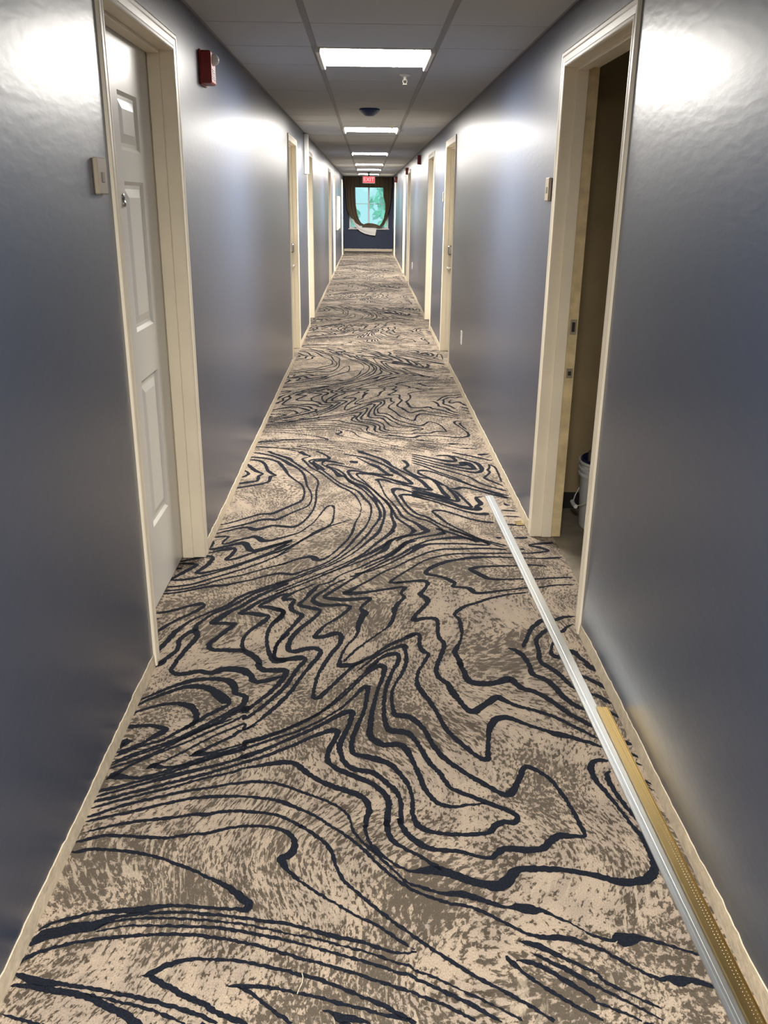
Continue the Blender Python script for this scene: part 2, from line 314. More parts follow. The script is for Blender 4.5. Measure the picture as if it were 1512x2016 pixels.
LINES = """
-719,1741,11 -688,1752,12 -651,1765,11 -603,1764,11 -548,1759,11 -499,1756,11 -453,1764,11 -420,1771,11 -396,1772,11 -373,1781,11 -340,1792,11 -293,1799,11 -243,1795,11 -204,1780,14 -181,1757,15 -173,1730,17 -180,1699,24 -200,1681,22 -189,1653,14 -171,1629,11 -146,1605,8 -96,1562,8 -54,1531,8 -14,1501,8 29,1476,8 67,1443,8 99,1416,8 107,1409,20
-719,1706,12 -690,1712,12 -658,1717,11 -607,1713,11 -554,1704,11 -501,1689,10 -450,1666,10 -403,1643,9 -370,1623,9 -345,1610,13 -310,1586,17 -281,1559,20 -262,1539,21 -266,1523,20 -285,1525,11 -332,1527,10 -363,1531,10 -389,1533,12 -435,1536,10 -471,1532,17 -509,1524,18 -554,1521,16 -599,1517,10 -638,1505,10 -681,1490,10 -709,1468,10
-713,1426,18 -692,1453,33 -665,1462,34 -628,1475,34 -593,1478,29 -563,1499,17 -521,1509,11 -476,1514,9 -416,1516,9 -373,1514,9 -359,1511,10 -304,1505,10 -257,1497,10 -211,1489,10 -168,1481,10 -112,1463,9 -64,1446,12 -10,1433,11 37,1413,9 71,1402,7 98,1401,9 101,1405,18 112,1403,14
-587,1467,8 -561,1489,7 -503,1499,7 -443,1500,7 -369,1495,7 -356,1494,7 -310,1488,7 -248,1478,7 -171,1456,6 -105,1441,6 -51,1422,6 7,1404,6 65,1379,6 97,1368,6 105,1358,6 130,1348,6 157,1333,6 207,1303,6 248,1279,6 278,1260,6 310,1239,6 322,1230,6
-583,1463,6 -528,1478,6 -468,1479,7 -408,1477,10 -366,1475,9 -353,1475,9 -307,1470,9 -231,1453,9 -164,1436,8 -110,1419,8 -50,1397,8 7,1379,8 64,1355,8 96,1346,8 104,1338,8 126,1326,8 163,1305,11 207,1279,11 235,1260,11 269,1236,7 284,1227,7
-719,1377,11 -706,1397,13 -683,1411,10 -650,1425,10 -616,1436,10 -563,1444,10 -506,1451,10 -433,1455,10 -362,1453,10 -348,1449,9 -303,1442,9 -242,1427,9 -182,1407,9 -137,1391,9 -78,1372,9 -21,1352,9 30,1332,8 63,1317,8 94,1307,8 107,1299,8 155,1277,8 204,1249,8 226,1232,8
-716,1355,17 -687,1345,17 -647,1333,18 -604,1329,11 -540,1317,10 -493,1306,10 -438,1294,11 -380,1277,10 -337,1262,10 -305,1249,10 -284,1238,10
-714,1328,10 -680,1327,12 -636,1317,15 -592,1310,15 -551,1298,14 -514,1282,16 -476,1264,18 -451,1248,18 -427,1236,18
-559,1308,6 -512,1295,6 -471,1284,8 -425,1272,8 -375,1251,7 -345,1236,7
91,1244,11 67,1256,11 40,1273,11 7,1290,9 -34,1310,9 -88,1335,9 -134,1350,9 -174,1362,8 -221,1374,9 -257,1383,9 -294,1387,9 -329,1389,9 -361,1389,9 -394,1381,13 -422,1367,16 -442,1354,14 -456,1348,6
-456,1348,5 -440,1348,12 -421,1336,14 -389,1318,14 -358,1300,14 -322,1284,13 -288,1262,12 -260,1250,12 -223,1235,11
-279,1324,5 -257,1323,11 -215,1321,12 -181,1316,9 -136,1306,8 -88,1293,9 -47,1280,9 -6,1269,8 34,1256,8 61,1250,12 91,1241,12
-256,1321,6 -238,1312,9 -218,1299,8 -196,1280,9 -170,1259,9 -136,1234,9
-82,1265,5 -63,1260,9 -43,1246,20 -19,1245,15 13,1235,9
-706,1776,7 -648,1800,9 -582,1817,12 -481,1834,12 -444,1845,12 -413,1841,16 -373,1854,12 -312,1856,12 -315,1854,12 -269,1850,12 -229,1840,11 -197,1822,10 -159,1793,10 -167,1802,11 -130,1769,11 -98,1735,11 -79,1699,10 -66,1648,10 -47,1608,9 -15,1570,9 23,1528,9 68,1483,9 101,1452,9 129,1426,9 162,1397,9 202,1364,9 234,1339,9 267,1317,9 295,1297,9 329,1272,8 353,1253,8 381,1229,8
-715,1816,10 -670,1833,11 -606,1855,12 -548,1878,12 -494,1897,12 -456,1908,12 -398,1915,15 -351,1915,12 -323,1914,11 -292,1911,11 -250,1903,11 -218,1891,15 -179,1869,13 -132,1839,9 -100,1810,9 -98,1807,11 -62,1776,10 -16,1729,10 21,1679,9 53,1638,9 85,1603,9 107,1584,10 128,1569,10 168,1550,10 198,1537,10 235,1529,10 267,1513,10 292,1495,9 323,1473,9 347,1456,9 375,1443,12 404,1439,16 434,1439,15 462,1429,15 488,1416,13 513,1404,9 532,1386,10 568,1358,9 603,1334,9 629,1334,17 646,1327,27 667,1330,17 695,1321,15 721,1308,10
-717,1833,12 -691,1847,12 -642,1876,12 -601,1895,12 -556,1911,12 -510,1928,12 -462,1942,12 -405,1957,12 -359,1969,12 -331,1973,12 -300,1977,12 -251,1971,12 -218,1959,11 -185,1941,11 -136,1914,10 -104,1897,10 -78,1878,10 -50,1850,8 -37,1819,8 -28,1779,7 -16,1756,8 8,1722,8 41,1679,8 73,1638,8 98,1605,8 126,1590,10 167,1573,10 191,1565,13 204,1568,19 239,1562,21 271,1547,15 295,1535,14 325,1526,10 343,1526,24 365,1522,31 388,1516,21 403,1514,12 431,1496,7 458,1478,6 483,1457,6 508,1440,8 539,1432,11 550,1442,22 563,1432,38 582,1436,29 606,1436,15 633,1426,10 659,1415,10 685,1404,9 723,1388,9
-717,1867,10 -657,1897,11 -585,1928,10 -516,1957,10 -443,1992,10 -367,2020,11 -340,2036,9 -302,2047,12 -267,2057,20 -234,2063,22 -201,2060,21 -176,2033,19 -154,2007,18 -124,1981,17 -91,1958,21 -52,1938,21 -20,1921,20 2,1899,18 12,1864,17 6,1828,15 3,1792,13 1,1802,14 4,1766,9 13,1736,8 28,1712,17 51,1684,8 74,1661,8 109,1638,9 119,1638,13 149,1642,27 175,1642,31 207,1629,26 244,1609,26 278,1597,26 303,1591,34 323,1595,33 346,1619,28 365,1641,24 396,1645,22 445,1643,20 493,1638,17 540,1626,17 563,1617,19 601,1602,23 643,1602,25 672,1612,27 694,1639,24 704,1671,21 703,1713,17 700,1757,17 690,1783,12 675,1843,10 668,1875,12 654,1928,15 640,1973,17 637,2025,19 648,2057,17 668,2071,20 698,2068,28
-719,1893,17 -662,1916,13 -589,1948,13 -520,1977,14 -446,2010,14 -371,2047,13 -343,2063,12 -296,2087,14 -240,2124,14 -201,2152,14 -165,2181,16 -125,2208,20 -98,2220,27 -83,2217,20 -86,2184,17 -101,2137,18 -108,2092,16 -101,2060,17 -77,2033,19 -44,2009,21 -11,1988,21 21,1965,19 52,1926,17 64,1887,18 60,1841,17 56,1796,15 57,1822,15 58,1786,16 69,1746,14 89,1724,13 103,1712,11 135,1688,11 160,1665,13 185,1642,18
-721,1914,11 -668,1938,11 -595,1973,12 -526,2005,21 -451,2037,16 -374,2071,14 -344,2093,27 -347,2090,24 -300,2118,19 -259,2149,15 -221,2179,15 -178,2211,15 -138,2245,16 -100,2283,18 -68,2312,25 -45,2323,28 -41,2302,20 -47,2257,19 -62,2196,17 -74,2143,19 -69,2098,17 -55,2059,18 -28,2030,21 21,2017,21 53,1980,18 81,1940,17 95,1896,14 95,1850,13 95,1805,12 89,1827,12 94,1801,16 105,1771,17 105,1771,19 128,1741,19 154,1719,19 187,1709,16 237,1704,14 269,1690,12 302,1680,12 320,1692,17 340,1711,21 367,1713,22 407,1708,22 442,1715,20 469,1744,21 492,1758,23 520,1758,18 555,1758,13 553,1794,13 547,1848,12 539,1895,13 525,1948,13 511,1989,13 487,2020,15 464,2039,22 450,2036,19 435,2005,17 411,1954,20 390,1922,28 368,1924,19 337,1954,18 297,1995,18 265,2032,18 235,2069,19 209,2120,19 192,2172,18 178,2226,18 155,2270,22 128,2295,27 95,2302,24 88,2334,14 85,2388,13 90,2452,11 105,2503,11 127,2563,13 143,2645,16 141,2712,15 137,2746,32 108,2732,18 70,2705,11 30,2658,10 -3,2606,9 -28,2568,7
-720,1937,16 -673,1955,14 -599,1988,11 -544,2016,11 -472,2061,10 -395,2102,10 -348,2124,10 -352,2127,12 -304,2155,12 -256,2185,12 -206,2214,12 -173,2242,11 -139,2270,11 -101,2312,10 -66,2355,11 -33,2416,12 -7,2462,18 8,2470,20 4,2388,15 -6,2315,14 -20,2257,17 -34,2196,17 -40,2143,17 -32,2103,19 5,2089,24 38,2075,26 71,2054,20 96,2011,17 117,1965,14 127,1911,10 126,1863,14 126,1836,13 137,1800,19 153,1783,20 179,1772,15 223,1765,15 270,1765,14 313,1771,15 334,1795,21 354,1810,21 387,1810,20 397,1830,15 384,1848,18 356,1867,16 322,1888,20 287,1912,17 240,1942,16 226,1964,15 210,2011,16 184,2059,17 165,2120,17 147,2172,17 124,2208,27 79,2220,28 65,2245,19 59,2302,15 60,2368,14 65,2437,15 78,2510,16 100,2594,15 107,2606,17 117,2665,19 107,2688,29 77,2678,23 50,2651,16 23,2612,13 -2,2573,10
-712,1988,5 -685,2001,30 -652,1997,15 -614,1996,13 -562,2021,12 -518,2045,12 -473,2066,12 -397,2110,11 -349,2132,10 -355,2153,11 -323,2167,13 -274,2196,12 -225,2233,12 -175,2276,11 -124,2335,11 -89,2382,10 -53,2444,10 -15,2517,10 24,2579,14 52,2606,32 66,2583,20 57,2525,15 43,2459,13 31,2388,14 23,2328,16 17,2257,18 15,2196,22 32,2166,26 56,2146,26 97,2149,28 120,2125,24 132,2086,17 146,2027,16 156,1975,16 169,1930,16 186,1896,16 206,1877,16 239,1870,13 271,1877,11 302,1881,9 322,1888,18
-613,2032,5 -594,2048,24 -566,2042,14 -525,2047,11 -475,2077,11 -413,2110,11 -351,2144,11 -356,2161,11 -308,2185,12 -259,2214,11 -209,2254,10 -158,2299,10 -121,2345,9 -82,2413,9 -34,2499,9 8,2575,9 49,2638,10
-504,2091,6 -480,2105,29 -447,2107,15 -400,2130,9 -352,2155,9 -316,2173,9
-504,2091,5 -485,2107,21 -469,2121,14 -437,2153,13 -392,2191,13 -381,2212,13 -346,2239,8 -325,2251,8
-712,1988,5 -696,2006,22 -679,2027,15 -652,2059,10 -583,2116,9 -524,2162,9 -465,2215,10 -403,2270,10 -372,2302,12 -372,2280,12 -332,2335,14 -295,2402,18 -264,2466,19 -243,2540,17 -227,2594,16 -219,2612,21 -209,2648,16 -226,2658,39 -261,2651,30 -296,2644,31 -318,2664,17 -322,2718,12 -315,2766,14 -300,2823,15 -271,2898,18 -253,2956,22 -246,2992,21 -281,3024,24 -293,3070,22 -284,3121,16 -301,3129,26 -325,3120,15 -322,3151,26 -298,3186,17 -259,3227,13 -208,3278,12
-613,2032,5 -597,2048,21 -580,2061,10 -555,2083,10 -516,2121,8 -474,2167,9 -414,2221,10 -366,2255,11 -365,2222,11 -334,2258,9 -304,2309,15 -273,2368,17 -242,2437,15 -221,2510,14 -198,2578,15 -195,2581,17 -184,2619,17 -167,2658,19 -159,2704,19 -181,2728,29 -214,2721,29 -249,2704,30 -271,2711,23 -276,2752,21 -268,2809,20 -248,2868,21 -220,2921,20 -191,2976,19 -176,3024,15 -191,3041,28 -229,3057,28 -260,3082,22 -238,3142,15 -226,3187,25 -206,3232,20 -196,3269,8
-726,2382,9 -687,2416,13 -640,2462,18 -573,2506,27 -525,2517,23 -477,2514,28 -449,2502,30 -428,2466,24 -419,2430,23 -386,2409,22 -387,2361,20 -412,2328,23 -443,2296,15 -488,2246,15 -517,2215,15 -561,2173,15 -620,2133,12 -677,2094,11 -715,2061,11
-728,2345,9 -697,2382,13 -651,2423,18 -602,2459,20 -566,2470,29 -527,2466,30 -493,2444,31 -465,2409,41 -442,2382,37 -429,2368,13 -450,2342,18 -481,2309,17 -510,2271,17 -554,2221,15 -595,2173,13 -638,2150,12 -678,2122,11 -716,2089,11
-727,2306,10 -686,2338,13 -637,2362,18 -591,2368,22 -555,2355,29 -532,2328,23 -519,2290,18 -522,2258,18 -554,2221,17
-729,2237,25 -688,2243,19 -647,2246,18 -609,2233,24 -595,2226,11 -607,2209,28 -621,2194,22 -647,2162,14 -681,2133,14 -720,2105,12
-724,2168,21 -702,2162,41 -683,2168,18
-710,2128,12 -706,2150,26 -702,2162,18
-715,2051,8 -675,2083,9 -617,2122,9 -559,2162,11 -515,2203,15 -455,2258,15 -409,2309,15 -371,2348,17 -378,2322,24 -347,2368,14 -307,2437,18 -282,2495,21 -269,2548,23 -275,2572,34 -321,2574,31 -349,2578,29 -370,2618,21 -362,2618,22 -383,2657,27 -410,2691,29 -439,2711,29 -472,2711,31 -506,2714,27 -543,2717,24 -560,2752,21 -546,2794,22 -525,2837,21 -504,2882,24 -485,2919,9 -502,2916,26 -538,2920,26 -576,2916,22 -575,2928,32 -550,2975,32 -528,3015,26 -487,3064,22 -442,3141,26 -392,3204,19 -322,3278,15
-717,2035,8 -655,2072,10 -585,2127,10 -529,2185,10 -469,2239,11 -405,2283,11
-728,2594,15 -708,2609,22 -687,2641,23
-724,2600,16 -703,2634,19 -680,2677,20 -665,2724,17 -673,2780,20 -665,2812,20 -650,2841,24 -633,2859,31 -614,2823,20 -618,2783,24 -632,2731,20 -642,2683,19 -654,2631,18 -650,2637,19 -655,2601,20 -656,2570,16 -627,2547,25 -594,2555,27 -557,2567,26 -519,2555,28 -488,2578,34 -449,2582,38 -412,2570,40 -402,2559,35 -384,2540,23 -368,2502,25 -337,2502,25 -304,2521,22 -276,2534,21
-734,2697,13 -717,2772,22 -700,2852,24 -682,2897,17 -656,2947,12 -621,2990,12 -591,3023,16 -544,3073,17 -515,3132,19 -474,3185,21 -432,3222,21 -379,3268,20 -319,3306,17
-629,2852,22 -631,2904,18 -608,2959,14 -581,3007,15 -540,3048,18 -494,3115,16 -447,3186,17 -395,3231,18 -318,3287,17
-313,3231,14 -369,3164,18 -419,3111,20 -456,3048,24 -484,3003,21 -443,3003,28 -405,2991,34 -371,2978,16 -385,2936,26 -411,2890,19 -433,2845,17 -444,2794,13 -439,2738,15 -424,2697,14
-314,3186,16 -349,3159,17 -389,3107,23 -416,3066,18 -380,3057,30 -337,3032,32 -320,3012,18 -324,2968,23 -347,2921,21 -359,2868,15 -358,2794,14 -343,2711,17 -319,2644,26 -299,2638,37 -264,2651,32
-280,2846,17 -304,2795,16 -319,2745,13 -319,2677,13
-356,3044,22 -330,3032,25 -318,3004,20 -345,2928,19
-84,3327,13 -137,3269,13 -173,3205,15 -196,3169,18 -211,3121,19 -182,3083,33 -137,3074,25 -101,3079,25 -63,3066,18 -73,3025,17 -104,2968,16 -145,2914,13 -168,2868,16 -184,2809,24 -148,2817,28 -114,2839,34 -90,2824,23 -91,2767,18 -113,2704,18 -133,2645,17 -150,2581,16 -154,2571,13 -163,2510,12 -167,2444,12 -165,2401,15 -149,2402,20 -122,2452,16 -93,2503,15 -63,2563,14 -32,2610,12 0,2642,10
11,3426,9 -29,3366,13 -68,3308,14 -106,3251,16 -142,3196,20 -165,3152,19 -132,3134,33 -79,3126,31 -27,3135,29 19,3139,19 3,3100,17 -19,3050,15 -4,3013,33 -14,2969,27 -28,2899,22 -28,2854,14 -41,2802,11 -64,2753,11 -79,2698,11 -88,2645,12 -88,2606,24 -67,2606,32 -38,2612,23 -3,2645,16 30,2678,15 54,2712,15 95,2760,19 148,2803,20 184,2832,12 147,2814,11 183,2839,25 199,2821,16 195,2753,17 206,2705,21 223,2685,15 205,2632,12 188,2587,11 184,2579,12 173,2525,13 174,2473,18 190,2423,20 212,2361,17 232,2282,16 248,2220,17 275,2166,18 304,2119,16 327,2086,18 350,2075,21 358,2114,15 366,2171,15 376,2226,21 397,2269,26 425,2288,31 453,2282,23 485,2256,16 517,2235,17 549,2216,17 580,2198,31 613,2186,22 644,2166,18 665,2156,17 697,2130,15
650,3659,18 552,3673,21 421,3664,20 356,3660,19 288,3625,16 198,3537,14 133,3458,13 72,3396,12 11,3308,13 -36,3251,17 -66,3206,27 -79,3186,36 -27,3188,30 30,3206,22 108,3234,21 161,3245,20 145,3189,15 155,3149,17 130,3093,18 114,3042,23 109,2985,16 96,2922,15 70,2869,10 28,2810,9 -6,2760,10 -40,2705,11 -77,2628,10
884,3746,23 810,3733,26 762,3712,13 802,3687,27 837,3647,16 772,3622,19 711,3614,15 609,3614,18 480,3610,18 394,3604,17 327,3576,15 261,3527,12 194,3438,12 129,3343,13 104,3292,19 149,3293,25 128,3290,18 175,3300,20 239,3310,29 259,3281,17 237,3216,18 222,3180,25 246,3136,27 243,3093,20 215,3034,18 191,2985,18 185,2948,30 222,2962,26 262,2962,25 274,2930,16 268,2854,15 271,2803,19 284,2760,19 272,2698,17 254,2632,16 252,2630,18 241,2571,18 247,2525,21 272,2488,22 286,2430,27 300,2388,20 318,2341,22 338,2321,32 367,2347,25 401,2381,28 427,2405,31 450,2381,21 483,2354,18 534,2327,17 583,2295,16 627,2250,15 659,2216,15 695,2175,14
874,3275,11 826,3272,13 778,3267,12 722,3245,12 665,3242,14 591,3223,15 510,3200,19 463,3190,23 441,3199,28 429,3236,27 399,3245,22 361,3254,20 374,3284,16 365,3301,27 337,3339,24 299,3363,24 262,3383,24 266,3418,22 298,3464,28 352,3512,26 409,3539,23 474,3561,29 561,3572,20 653,3565,15 752,3558,13 816,3558,19 882,3569,21
895,3348,12 842,3347,14 793,3342,15 719,3332,15 648,3331,15 587,3326,17 528,3331,23 500,3360,31 476,3399,30 453,3429,20 465,3442,30 504,3460,20 588,3469,18 655,3472,14 713,3483,17 798,3468,13
665,3200,12 584,3178,14 503,3142,16 440,3098,18 392,3068,19 362,3031,20 344,2994,15 358,2954,16 359,2892,16 356,2833,12 344,2782,11 330,2740,18 316,2698,20 325,2652,21 332,2600,18 323,2630,20 335,2571,20 341,2518,27 361,2492,33 408,2488,32 448,2499,29 482,2518,38 498,2492,25 516,2459,26 547,2441,25 579,2409,24 613,2354,23 640,2307,22 671,2269,21 692,2234,18
511,2730,13 536,2712,23 556,2672,22 564,2626,18 567,2587,17 565,2575,19 568,2546,22 600,2518,26 623,2473,24 638,2416,23 661,2367,23 686,2334,24 693,2324,24
565,2733,15 589,2797,16 621,2878,18 649,2916,20 677,2947,27 725,2952,21 766,2976,21 811,2980,16
789,2917,11 759,2894,13 730,2856,20 683,2871,20 638,2819,19 620,2775,17 618,2713,17 609,2646,18 619,2613,23 646,2571,23 660,2540,19 678,2481,16 691,2451,17
682,2775,12 664,2720,13 660,2685,20 676,2665,29 708,2692,20 735,2706,30 754,2659,20 771,2620,20 768,2611,28 786,2567,26
732,2544,16 753,2514,20 780,2481,23 789,2455,17
731,2426,14 760,2405,20 784,2364,20
746,2334,14 765,2320,17 792,2285,18
762,2167,30 787,2144,29
772,2104,22 789,2082,16
767,2062,17 789,2046,14
770,1983,13 789,1960,13
768,1957,10 787,1935,10
691,2020,22 680,2014,19 675,1993,17 675,1958,15 682,1913,14 690,1875,14 699,1842,11 705,1809,9
334,1432,8 356,1423,15 384,1412,17 409,1394,13 448,1369,9 485,1345,8 489,1331,9 524,1305,6 559,1282,6 594,1263,5
358,1398,7 391,1376,12 429,1352,14 465,1322,11 471,1318,9 507,1292,7 553,1261,7 586,1236,6
320,1380,7 342,1377,11 374,1363,13 399,1342,11 423,1322,12 458,1293,9 462,1280,8 493,1264,7 522,1249,7 554,1229,7
301,1393,10 304,1384,17 317,1367,12 341,1339,9 365,1316,9 389,1297,9 424,1268,9 459,1243,9 477,1228,8
704,1241,17 714,1226,28
-710,1263,8 -680,1254,8 -640,1244,8 -622,1238,8
83,1247,15 106,1232,15
-718,3960,12 -647,4017,14 -576,4087,18 -532,4124,23 -480,4130,27 -443,4179,23 -395,4249,22 -350,4320,19 -336,4386,13 -339,4496,12 -362,4610,14 -411,4706,15 -450,4790,17 -477,4886,23 -504,4968,25 -536,5052,26 -592,5112,29 -660,5146,29 -722,5163,23
-715,3894,12 -655,3933,16 -583,3984,22 -530,4035,26 -483,4048,30 -450,4042,28 -414,4089,20 -367,4162,15 -314,4231,14 -295,4295,11 -292,4387,10 -306,4496,10 -329,4581,12 -346,4700,16 -368,4823,17 -415,4936,20 -459,5002,34 -511,5096,28 -573,5175,26 -644,5228,26 -714,5263,22
-719,3845,14 -667,3883,18 -614,3922,21 -573,3933,27 -542,3906,41 -508,3918,30 -462,3957,26 -418,3952,30 -362,3941,28 -325,3981,17 -292,4085,13 -271,4206,12 -267,4361,11 -273,4497,12 -271,4641,11 -288,4731,12 -342,4856,13 -398,4970,23 -443,5054,17 -479,5132,35 -540,5194,29 -591,5247,23 -626,5293,25 -705,5311,25
-722,3798,21 -686,3809,23 -650,3809,13 -660,3763,13 -665,3722,11 -642,3722,21 -600,3763,18 -555,3795,23 -526,3810,34 -500,3785,36 -482,3759,39 -449,3760,26 -406,3791,20 -360,3828,18 -317,3871,13 -283,3948,10 -256,4016,8 -230,4133,9 -205,4232,13 -177,4258,21 -164,4195,9 -164,4075,9 -171,3994,11 -218,3893,13 -288,3787,13 -324,3715,11 -347,3671,11 -408,3554,10
-448,3685,18 -399,3720,25 -348,3773,16
-413,3665,11 -379,3705,11 -343,3766,11
-413,3603,12 -337,3705,14 -278,3807,14 -217,3913,17 -72,4052,9
-418,3647,11 -380,3705,12 -347,3776,11
-719,3760,13 -708,3719,16 -717,3658,19 -688,3656,29 -638,3691,26 -595,3720,34 -565,3727,39 -542,3680,32 -524,3641,38 -502,3641,28 -443,3687,22 -357,3752,25
-713,3600,10 -668,3634,21 -624,3657,39 -596,3657,18 -602,3590,23 -616,3531,22 -574,3547,22 -519,3602,19 -441,3670,17 -357,3752,17
-824,3503,17 -761,3540,21 -716,3567,26 -682,3557,18 -686,3493,24 -701,3441,25 -724,3386,17 -692,3386,24 -655,3406,19 -600,3442,17 -546,3494,16 -473,3569,16 -397,3659,16 -354,3717,14
-819,3482,17 -779,3487,25 -743,3477,24 -744,3451,23 -762,3421,25 -788,3371,24 -813,3317,13 -777,3313,23 -722,3332,19 -651,3382,16 -580,3442,16 -508,3516,16 -433,3592,15 -350,3671,13
-817,3430,51 -793,3431,41
-820,3242,15 -764,3252,19 -711,3275,18 -643,3333,16 -572,3392,16 -482,3474,14 -409,3559,12 -347,3637,10
-823,3201,15 -740,3225,17 -670,3266,16 -602,3323,14 -528,3363,13 -436,3433,13 -336,3501,11
-824,3175,16 -752,3193,16 -683,3229,18 -629,3253,24 -580,3262,24 -537,3286,16 -482,3315,14 -428,3354,15 -371,3383,23 -350,3381,25 -310,3374,23 -264,3414,14 -202,3466,13 -148,3540,11 -96,3650,12 -55,3779,14 -11,3916,15 -3,3940,12 17,4053,10 27,4173,11 21,4286,14 -9,4377,19 -31,4459,18 -54,4514,18 -109,4585,18 -156,4658,14 -216,4794,13 -259,4890,14 -307,4988,14 -335,5056,12
-807,3002,25 -770,3014,21 -722,3043,19 -680,3072,21 -653,3085,31 -635,3076,13 -642,3047,20 -667,3006,18 -699,2966,17 -732,2919,16 -752,2881,19 -765,2848,16
-796,2954,32 -783,2958,16
-398,3454,14 -341,3506,16 -282,3555,24 -241,3566,35 -218,3534,38 -189,3539,20 -150,3605,10 -110,3707,12 -82,3791,13 -65,3877,15 -59,3939,12 -48,4030,9 -32,4112,6 -25,4235,5 -39,4337,9 -61,4431,14 -98,4513,17 -140,4570,19 -198,4687,13 -266,4841,16 -328,4938,15 -376,5072,17 -392,5125,17 -351,5179,14 -386,5224,32 -449,5316,36 -557,5371,39 -679,5397,45 -721,5440,30
-380,3277,12 -307,3335,11 -232,3414,11 -154,3497,10 -95,3594,11 -41,3708,12 12,3853,16 28,3918,12 65,4054,16 73,4149,17 59,4261,16 39,4365,24 17,4418,15 -9,4501,14 -55,4600,18 -92,4674,14 -132,4780,21 -150,4772,42 -176,4843,27 -202,4907,22 -264,5006,12 -248,5084,25 -178,5059,23
-378,3259,11 -287,3335,11 -212,3415,11 -134,3497,11 -61,3606,9 -6,3720,15 48,3841,21 67,3907,17 85,4020,14 95,4150,14 85,4261,14 60,4352,20 31,4459,15 -18,4586,32 -73,4644,35 -112,4734,19 -128,4812,17 -173,4907,19 -223,4956,19 -237,4986,19 -201,5007,27 -127,4966,20 -29,4894,16
-372,3195,11 -301,3269,11 -228,3345,12 -151,3425,12 -72,3519,12 -10,3606,13 56,3744,19 102,3829,22 133,3904,26 126,3897,18 142,3975,20 131,4090,14 130,4212,15 107,4326,19 70,4433,15 27,4558,16 -28,4660,17 -75,4735,22 -105,4844,19 -87,4884,41 -29,4861,23 65,4799,19
-369,3173,12 -281,3259,12 -189,3355,12 -91,3466,12 -31,3551,15 33,3629,25 77,3697,24 136,3793,13 210,3849,17 236,3899,29 235,3898,29 214,3953,19 159,4067,17 141,4175,14 119,4287,14 87,4379,15 40,4515,12 -5,4660,12 -52,4789,14 -34,4829,38 42,4799,19 134,4723,15
140,3759,15 189,3818,17 259,3855,24 297,3893,34 284,3921,36 249,3999,24 188,4091,19 163,4212,15 137,4314,13 105,4433,9 73,4661,12 64,4706,33 110,4699,32 155,4648,19 244,4590,18
325,4356,17 279,4411,24 228,4442,35 189,4434,29 193,4380,17 216,4263,15 256,4145,20 307,4092,21 365,3988,17 437,3900,13 521,3784,13 576,3719,13 514,3719,21 449,3730,19 361,3729,21 295,3723,22 245,3687,35 202,3619,17 135,3531,13 73,3462,12 11,3406,15 -49,3376,18
327,4396,16 281,4449,16 218,4518,23 165,4543,44 148,4486,19 161,4407,15 186,4263,14 223,4133,17 268,4068,22 308,4039,18 354,3955,14 379,3867,18 377,3869,37 335,3844,22 256,3806,16 186,3745,18 152,3664,23 122,3596,16 74,3531,13 -9,3436,12
531,3751,40 483,3798,23 431,3808,41 367,3795,27 298,3770,18 237,3711,16 195,3653,21 159,3596,15 108,3542,15 32,3447,13 -29,3376,15 -69,3346,16
341,3932,26 418,3863,21 479,3802,20 519,3763,30
405,3920,21 484,3845,21 544,3785,17 625,3726,17 657,3703,15
463,3857,19 536,3791,21 576,3723,20
243,3843,19 169,3817,18 113,3756,26 85,3652,29 45,3596,15 -30,3509,11 -111,3435,10 -189,3365,10
239,3770,20 187,3733,27 150,3664,27 96,3585,23 32,3520,14 -30,3446,12 -109,3365,10 -146,3298,12 -203,3260,12
-393,5327,24 -314,5290,21 -270,5236,20 -231,5155,20 -245,5119,42 -304,5118,31 -343,5091,20 -345,5056,12 -306,4971,19 -282,4889,18
-249,4890,26 -271,4955,18 -321,5056,16 -298,5083,35 -228,5075,25 -128,5008,20
-94,5043,53 -75,5061,70 -50,5079,35
-53,5296,29 -22,5268,41 19,5223,30 94,5134,29 127,5065,36 155,4980,21 254,4802,20 313,4695,28 340,4592,28 359,4527,27 319,4541,32 254,4583,24 200,4641,19 134,4723,17 65,4799,16
-61,5167,14 9,5045,18 57,4978,40 81,4928,28 131,4808,27 154,4793,38 89,4807,30 18,4846,23
-144,5238,19 -21,5168,28 68,5064,27 139,4946,23 166,4865,40 206,4786,20 244,4694,26 260,4634,18 232,4641,31 157,4708,22 88,4768,20
218,5110,30 237,5084,27 253,4998,21 231,4939,21 243,4882,21 299,4772,29 368,4727,22 399,4652,24 417,4535,25 429,4465,29 447,4391,22 408,4417,39 338,4485,25 252,4554,24
772,4388,19 694,4490,22 616,4581,20 536,4684,20 452,4790,18 387,4869,22 331,4892,39 308,4872,15 317,4819,23 369,4742,20 398,4697,21 429,4622,26 449,4593,15 465,4522,19 487,4425,23 488,4338,29 439,4370,30 357,4437,26 251,4519,24
767,4388,29 689,4455,24 630,4510,22 568,4559,26 533,4573,34 504,4551,38 465,4543,9 494,4494,19 523,4385,19 549,4267,19 550,4242,25 493,4267,26 416,4357,23 335,4436,23 249,4491,25
631,4413,29 596,4399,20 601,4346,31 607,4294,30 581,4255,28 580,4211,50 511,4229,27 414,4330,22 248,4463,21
631,4150,50 584,4137,37 525,4167,24 448,4241,18 350,4343,20 246,4422,21
641,4014,28 590,4025,25 533,4059,21 459,4130,20 401,4184,22 364,4190,31 343,4171,15 366,4105,21 399,4012,18 444,3933,15 508,3837,12 573,3744,12 640,3684,10
437,5213,26 508,5215,32 539,5170,28 551,5104,28 512,5089,52 431,5141,25 286,5247,19
284,5210,17 449,5054,21 578,5005,41 593,5056,56 621,5040,53 646,4955,32 636,4930,48 586,4946,31 471,5020,22
